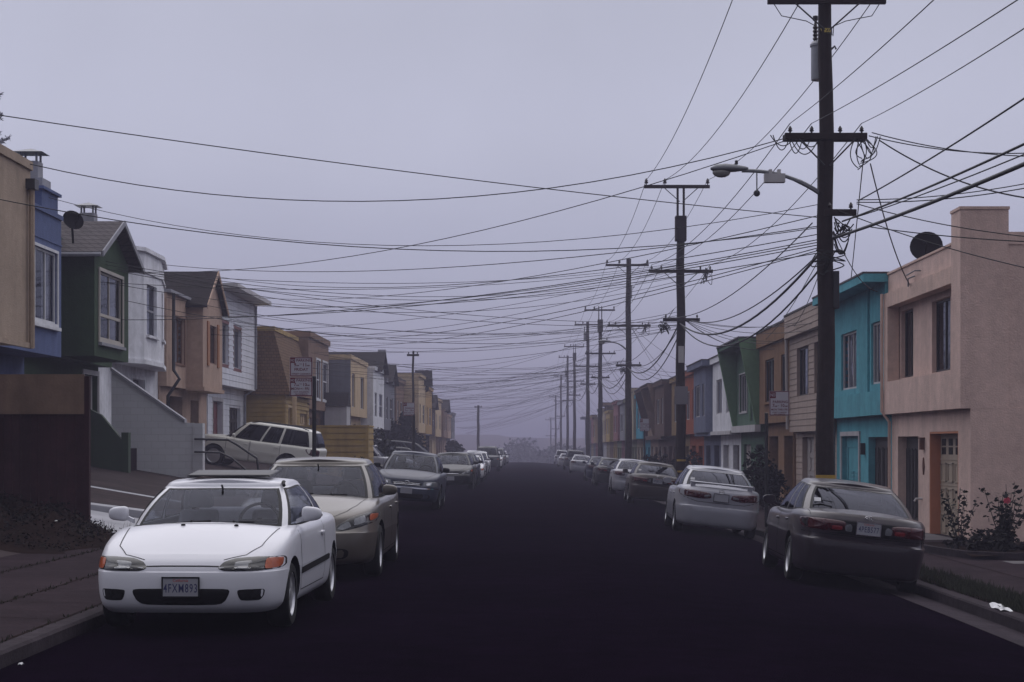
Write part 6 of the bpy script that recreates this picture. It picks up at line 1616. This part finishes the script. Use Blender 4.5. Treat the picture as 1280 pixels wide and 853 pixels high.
def edging(pts, label):
    b = MB(); rows = []
    for i, (x, y) in enumerate(pts):
        q0, q1 = pts[max(0,i-1)], pts[min(len(pts)-1,i+1)]; t = Vector((q1[0]-q0[0], q1[1]-q0[1])).normalized(); n = Vector((-t.y, t.x))*.06; z = gz(x, y); h_ = .12 + random.uniform(-.015,.015)
        rows.append([Vector((x-n.x,y-n.y,z-.05)), Vector((x-n.x*.9,y-n.y*.9,z+h_)), Vector((x+n.x*.9,y+n.y*.9,z+h_)), Vector((x+n.x,y+n.y,z-.05))])
    b.grid(rows); b.poly(rows[0]); b.poly(rows[-1]); tag(b.build('bed_edging', M['kerb'], None, True, 30), label, 'edging')
edging([(7.2,33.6),(7.05,32.6),(7.15,31.4),(7.4,30.2),(7.9,29.6),(8.8,29.5),(9.6,29.6)], 'rough concrete edging round the rose bed')
edging([(9.6,28.3),(8.6,28.2),(8.0,28.0),(7.75,27.3),(7.8,26.3),(8.2,25.5)], 'rough concrete edging round the nearest right-hand bed')
bush((8.6, 27.0, .25), (.8,1.3,.3), 900, .06, M['ivy'], 'low dark ground plant inside the nearest right-hand bed', 'plant', 'low_plant', False, seed=15)
bush((8.3, 31.2, .18), (1.0,1.4,.25), 1200, .06, M['ivy'], 'low dark ground plant below the roses', 'plant', 'low_plant', False, seed=16)
# tufts of grass and weeds
def grass(name, regions, n, hmin, hmax, m, seed):
    r = random.Random(seed); b = MB()
    for k in range(n):
        x0, x1, y0, y1, tap = r.choice(regions); x = x0 + (x1-x0)*r.random()**.9; y = r.uniform(y0, y1); z = gz(x, y)
        hh = r.uniform(hmin, hmax)*r.uniform(.4,1); a = r.uniform(0, 6.28); lean = r.uniform(.1,.6)*hh; w_ = r.uniform(.004,.010); dx, dy = math.cos(a)*lean, math.sin(a)*lean
        b.poly([(x-w_,y,z),(x+w_,y,z),(x+dx,y+dy,z+hh)])
    tag(b.build(name, m), kind='stuff')
b = MB(); b.grid([[Vector((5.50+.14*i, 19.5+.5*j, gz(5.6, 20+.5*j)+.006+random.uniform(0,.02))) for i in range(5)] for j in range(17)]); tag(b.build('verge_soil', M['earth']), kind='structure')
grass('verge_grass', [(5.48,6.1,19.5,27.5,0),(5.5,5.95,20,24,0)], 5200, .05, .16, M['grass'], 21)
grass('pavement_weeds', [(-4.96,-4.84,10,30,0),(-6.05,-5.95,14,28,0),(-4.02,-3.95,12,40,0)], 900, .02, .06, M['grass'], 22)
grass('dry_weeds', [(-7.15,-5.9,26.3,28.4,0),(-7.3,-6.6,27.5,28.9,0)], 420, .10, .42, M['dry'], 23)
# ivy mound at the foot of the fence
b = MB(); mound = []
for j in range(15):
    y = 24.2 + 4.25*j/14; row_ = []
    for i in range(26):
        x = -11.0 + 4.9*i/25 + .25*math.sin(y*1.7); e = min(1, (i/25-1)*-5) if i > 19 else 1; f = min(1, j/5)
        row_.append(Vector((x, y, gz(x, y) + .42*max(0, e)*f*f*(3-2*f)*(.8+.3*math.sin(i*1.3+j)) + .004)))
    mound.append(row_)
b.grid(mound); tag(b.build('earth_bank', M['earth'], None, True), kind='structure')
r_ = random.Random(9); b = MB()
for k in range(9000):
    i, j = r_.uniform(0, 24.9), r_.uniform(1.0, 13.9); p = mound[int(j)][int(i)].lerp(mound[min(14,int(j)+1)][min(25,int(i)+1)], r_.random())
    if i > 23 and r_.random() < .5: continue
    p = p + Vector((r_.uniform(-.12,.12), r_.uniform(-.12,.12), r_.uniform(.0,.08))); ax = Vector((r_.gauss(0,1), r_.gauss(0,1), r_.gauss(0,.5))).normalized(); bx = ax.cross(Vector((r_.gauss(0,1), r_.gauss(0,1), r_.gauss(0,1)))).normalized(); z = r_.uniform(.012,.032)
    b.quad(p-ax*z, p-bx*z*.6, p+ax*z, p+bx*z*.6)
tag(b.build('ivy_ground_cover', M['ivy']), kind='stuff')
# litter
pp = at(1210, 762, F/110.); b = MB(); z = gz(5.6, pp.y)+.014; x, y = 5.34, pp.y
b.grid([[Vector((x-.02+.14*i/4 + .03*j/6, y-.30+.62*j/6, z + .012*math.sin(i*1.4+j) + (.03 if j == 6 else 0))) for i in range(5)] for j in range(7)])
pa = b.build('paper_sheet', M['paper']); tag(pa, 'crumpled white printed sheet lying on the right kerb', 'paper')
b = MB()
for q in ((.02,-.10,.055,.16),(.055,-.14,.05,.12),(.08,-.04,.05,.16)): b.quad((x+q[0], y+q[1], z+.022), (x+q[0]+.022, y+q[1]+.02, z+.024), (x+q[0]+.045, y+q[1]+q[3]+.1, z+.026), (x+q[0]+.02, y+q[1]+q[3], z+.026))
b.build('print', M['ink'], pa)
for k, (px_, py_, d) in enumerate(((22,818,0),(68,704,0))):
    d = {0: 13.2, 1: 24.0, 2: 17.6}[k]; q = at(px_, py_, d); b = MB(); zz = gz(q.x, d) + (.45 if k == 1 else .008)
    b.grid([[Vector((q.x+.03*i/2, d+.07*j/2, zz+.012*((i+j) % 2))) for i in range(3)] for j in range(3)]); tag(b.build('litter_scrap', M['paper']), ('tiny pale scrap of litter near the left kerb crack', 'tiny pale scrap of litter in the dark ivy bank', 'tiny pale scrap of litter on the right pavement edge')[k], 'litter')
# trees in the fog
def tree(x, y, h_, cr, label, seed, n=1500, size=.4, m=None, zb=None):
    z = gz(x, y) if zb is None else zb; t = thing('tree', label, 'tree', (x, y, z)); r = random.Random(seed)
    b = MB(); b.tube([(0,0,-.3),(.1,.1,h_*.3),(.0,.2,h_*.7)], [h_*.035,h_*.025,h_*.01], 8)
    for k in range(7): a = r.uniform(0,6.28); b.tube([(0,.1,h_*r.uniform(.25,.45)), (cr*.5*math.cos(a), cr*.5*math.sin(a), h_*.6), (cr*.85*math.cos(a), cr*.85*math.sin(a), h_*.78)], [h_*.014,h_*.009,h_*.004], 5)
    b.build('trunk', M['bark'], t, True); b = MB(); leaf_cloud(b, (0,0,h_*.66), (cr,cr,h_*.40), n, size, seed, clumps=16, rmin=.2, rmax=.95); b.build('crown', m or M['tree'], t)
    return t
for i, (x, y, h_, cr, l) in enumerate(((0.5,425,13,9,'faint foggy tree mass straight ahead beyond the crest'),(8.5,400,10.5,8,'faint foggy tree beyond the crest, right of the road'))):
    tree(x, y, h_, cr, l, 40+i, 4200, .5)
# star-tiered conifer behind the left roofs
t = thing('conifer', 'pale tiered conifer rising in fog behind the left roofs', 'tree', (-36.5, 118, 1.0)); b = MB(); b.tube([(0,0,-.5),(0,0,14),(0,0,27)], [.4,.25,.05], 8); b.build('trunk', M['bark'], t, True)
b = MB(); r = random.Random(4)
for k in range(15):
    z = 6 + k*1.4; L = 5.0*(1-(z-6)/24)+.5
    for j in range(7):
        a = 2*math.pi*j/7 + k*.4; q0 = Vector((0,0,z)); q1 = Vector((L*.6*math.cos(a), L*.6*math.sin(a), z+.15)); q2 = Vector((L*math.cos(a), L*math.sin(a), z+.9)); b.tube([q0,q1,q2], [.07,.06,.03], 5)
        for s in range(170):
            tt = r.uniform(.25,1); c = q0.lerp(q1, tt*1.6) if tt < .62 else q1.lerp(q2, (tt-.62)/.38); ax = Vector((r.gauss(0,1), r.gauss(0,1), r.gauss(.3,.6))).normalized()*.30; bx = ax.cross(Vector((r.gauss(0,1), r.gauss(0,1), r.gauss(0,1)))).normalized()*.045
            b.quad(c-bx, c+bx, c+ax+bx*.4, c+ax-bx*.4)
b.build('crown', mat('fog_paled_needles', (.12,.13,.14), .8, .3, 1), t)  # needle colour lightened to put the fog's paleness into it
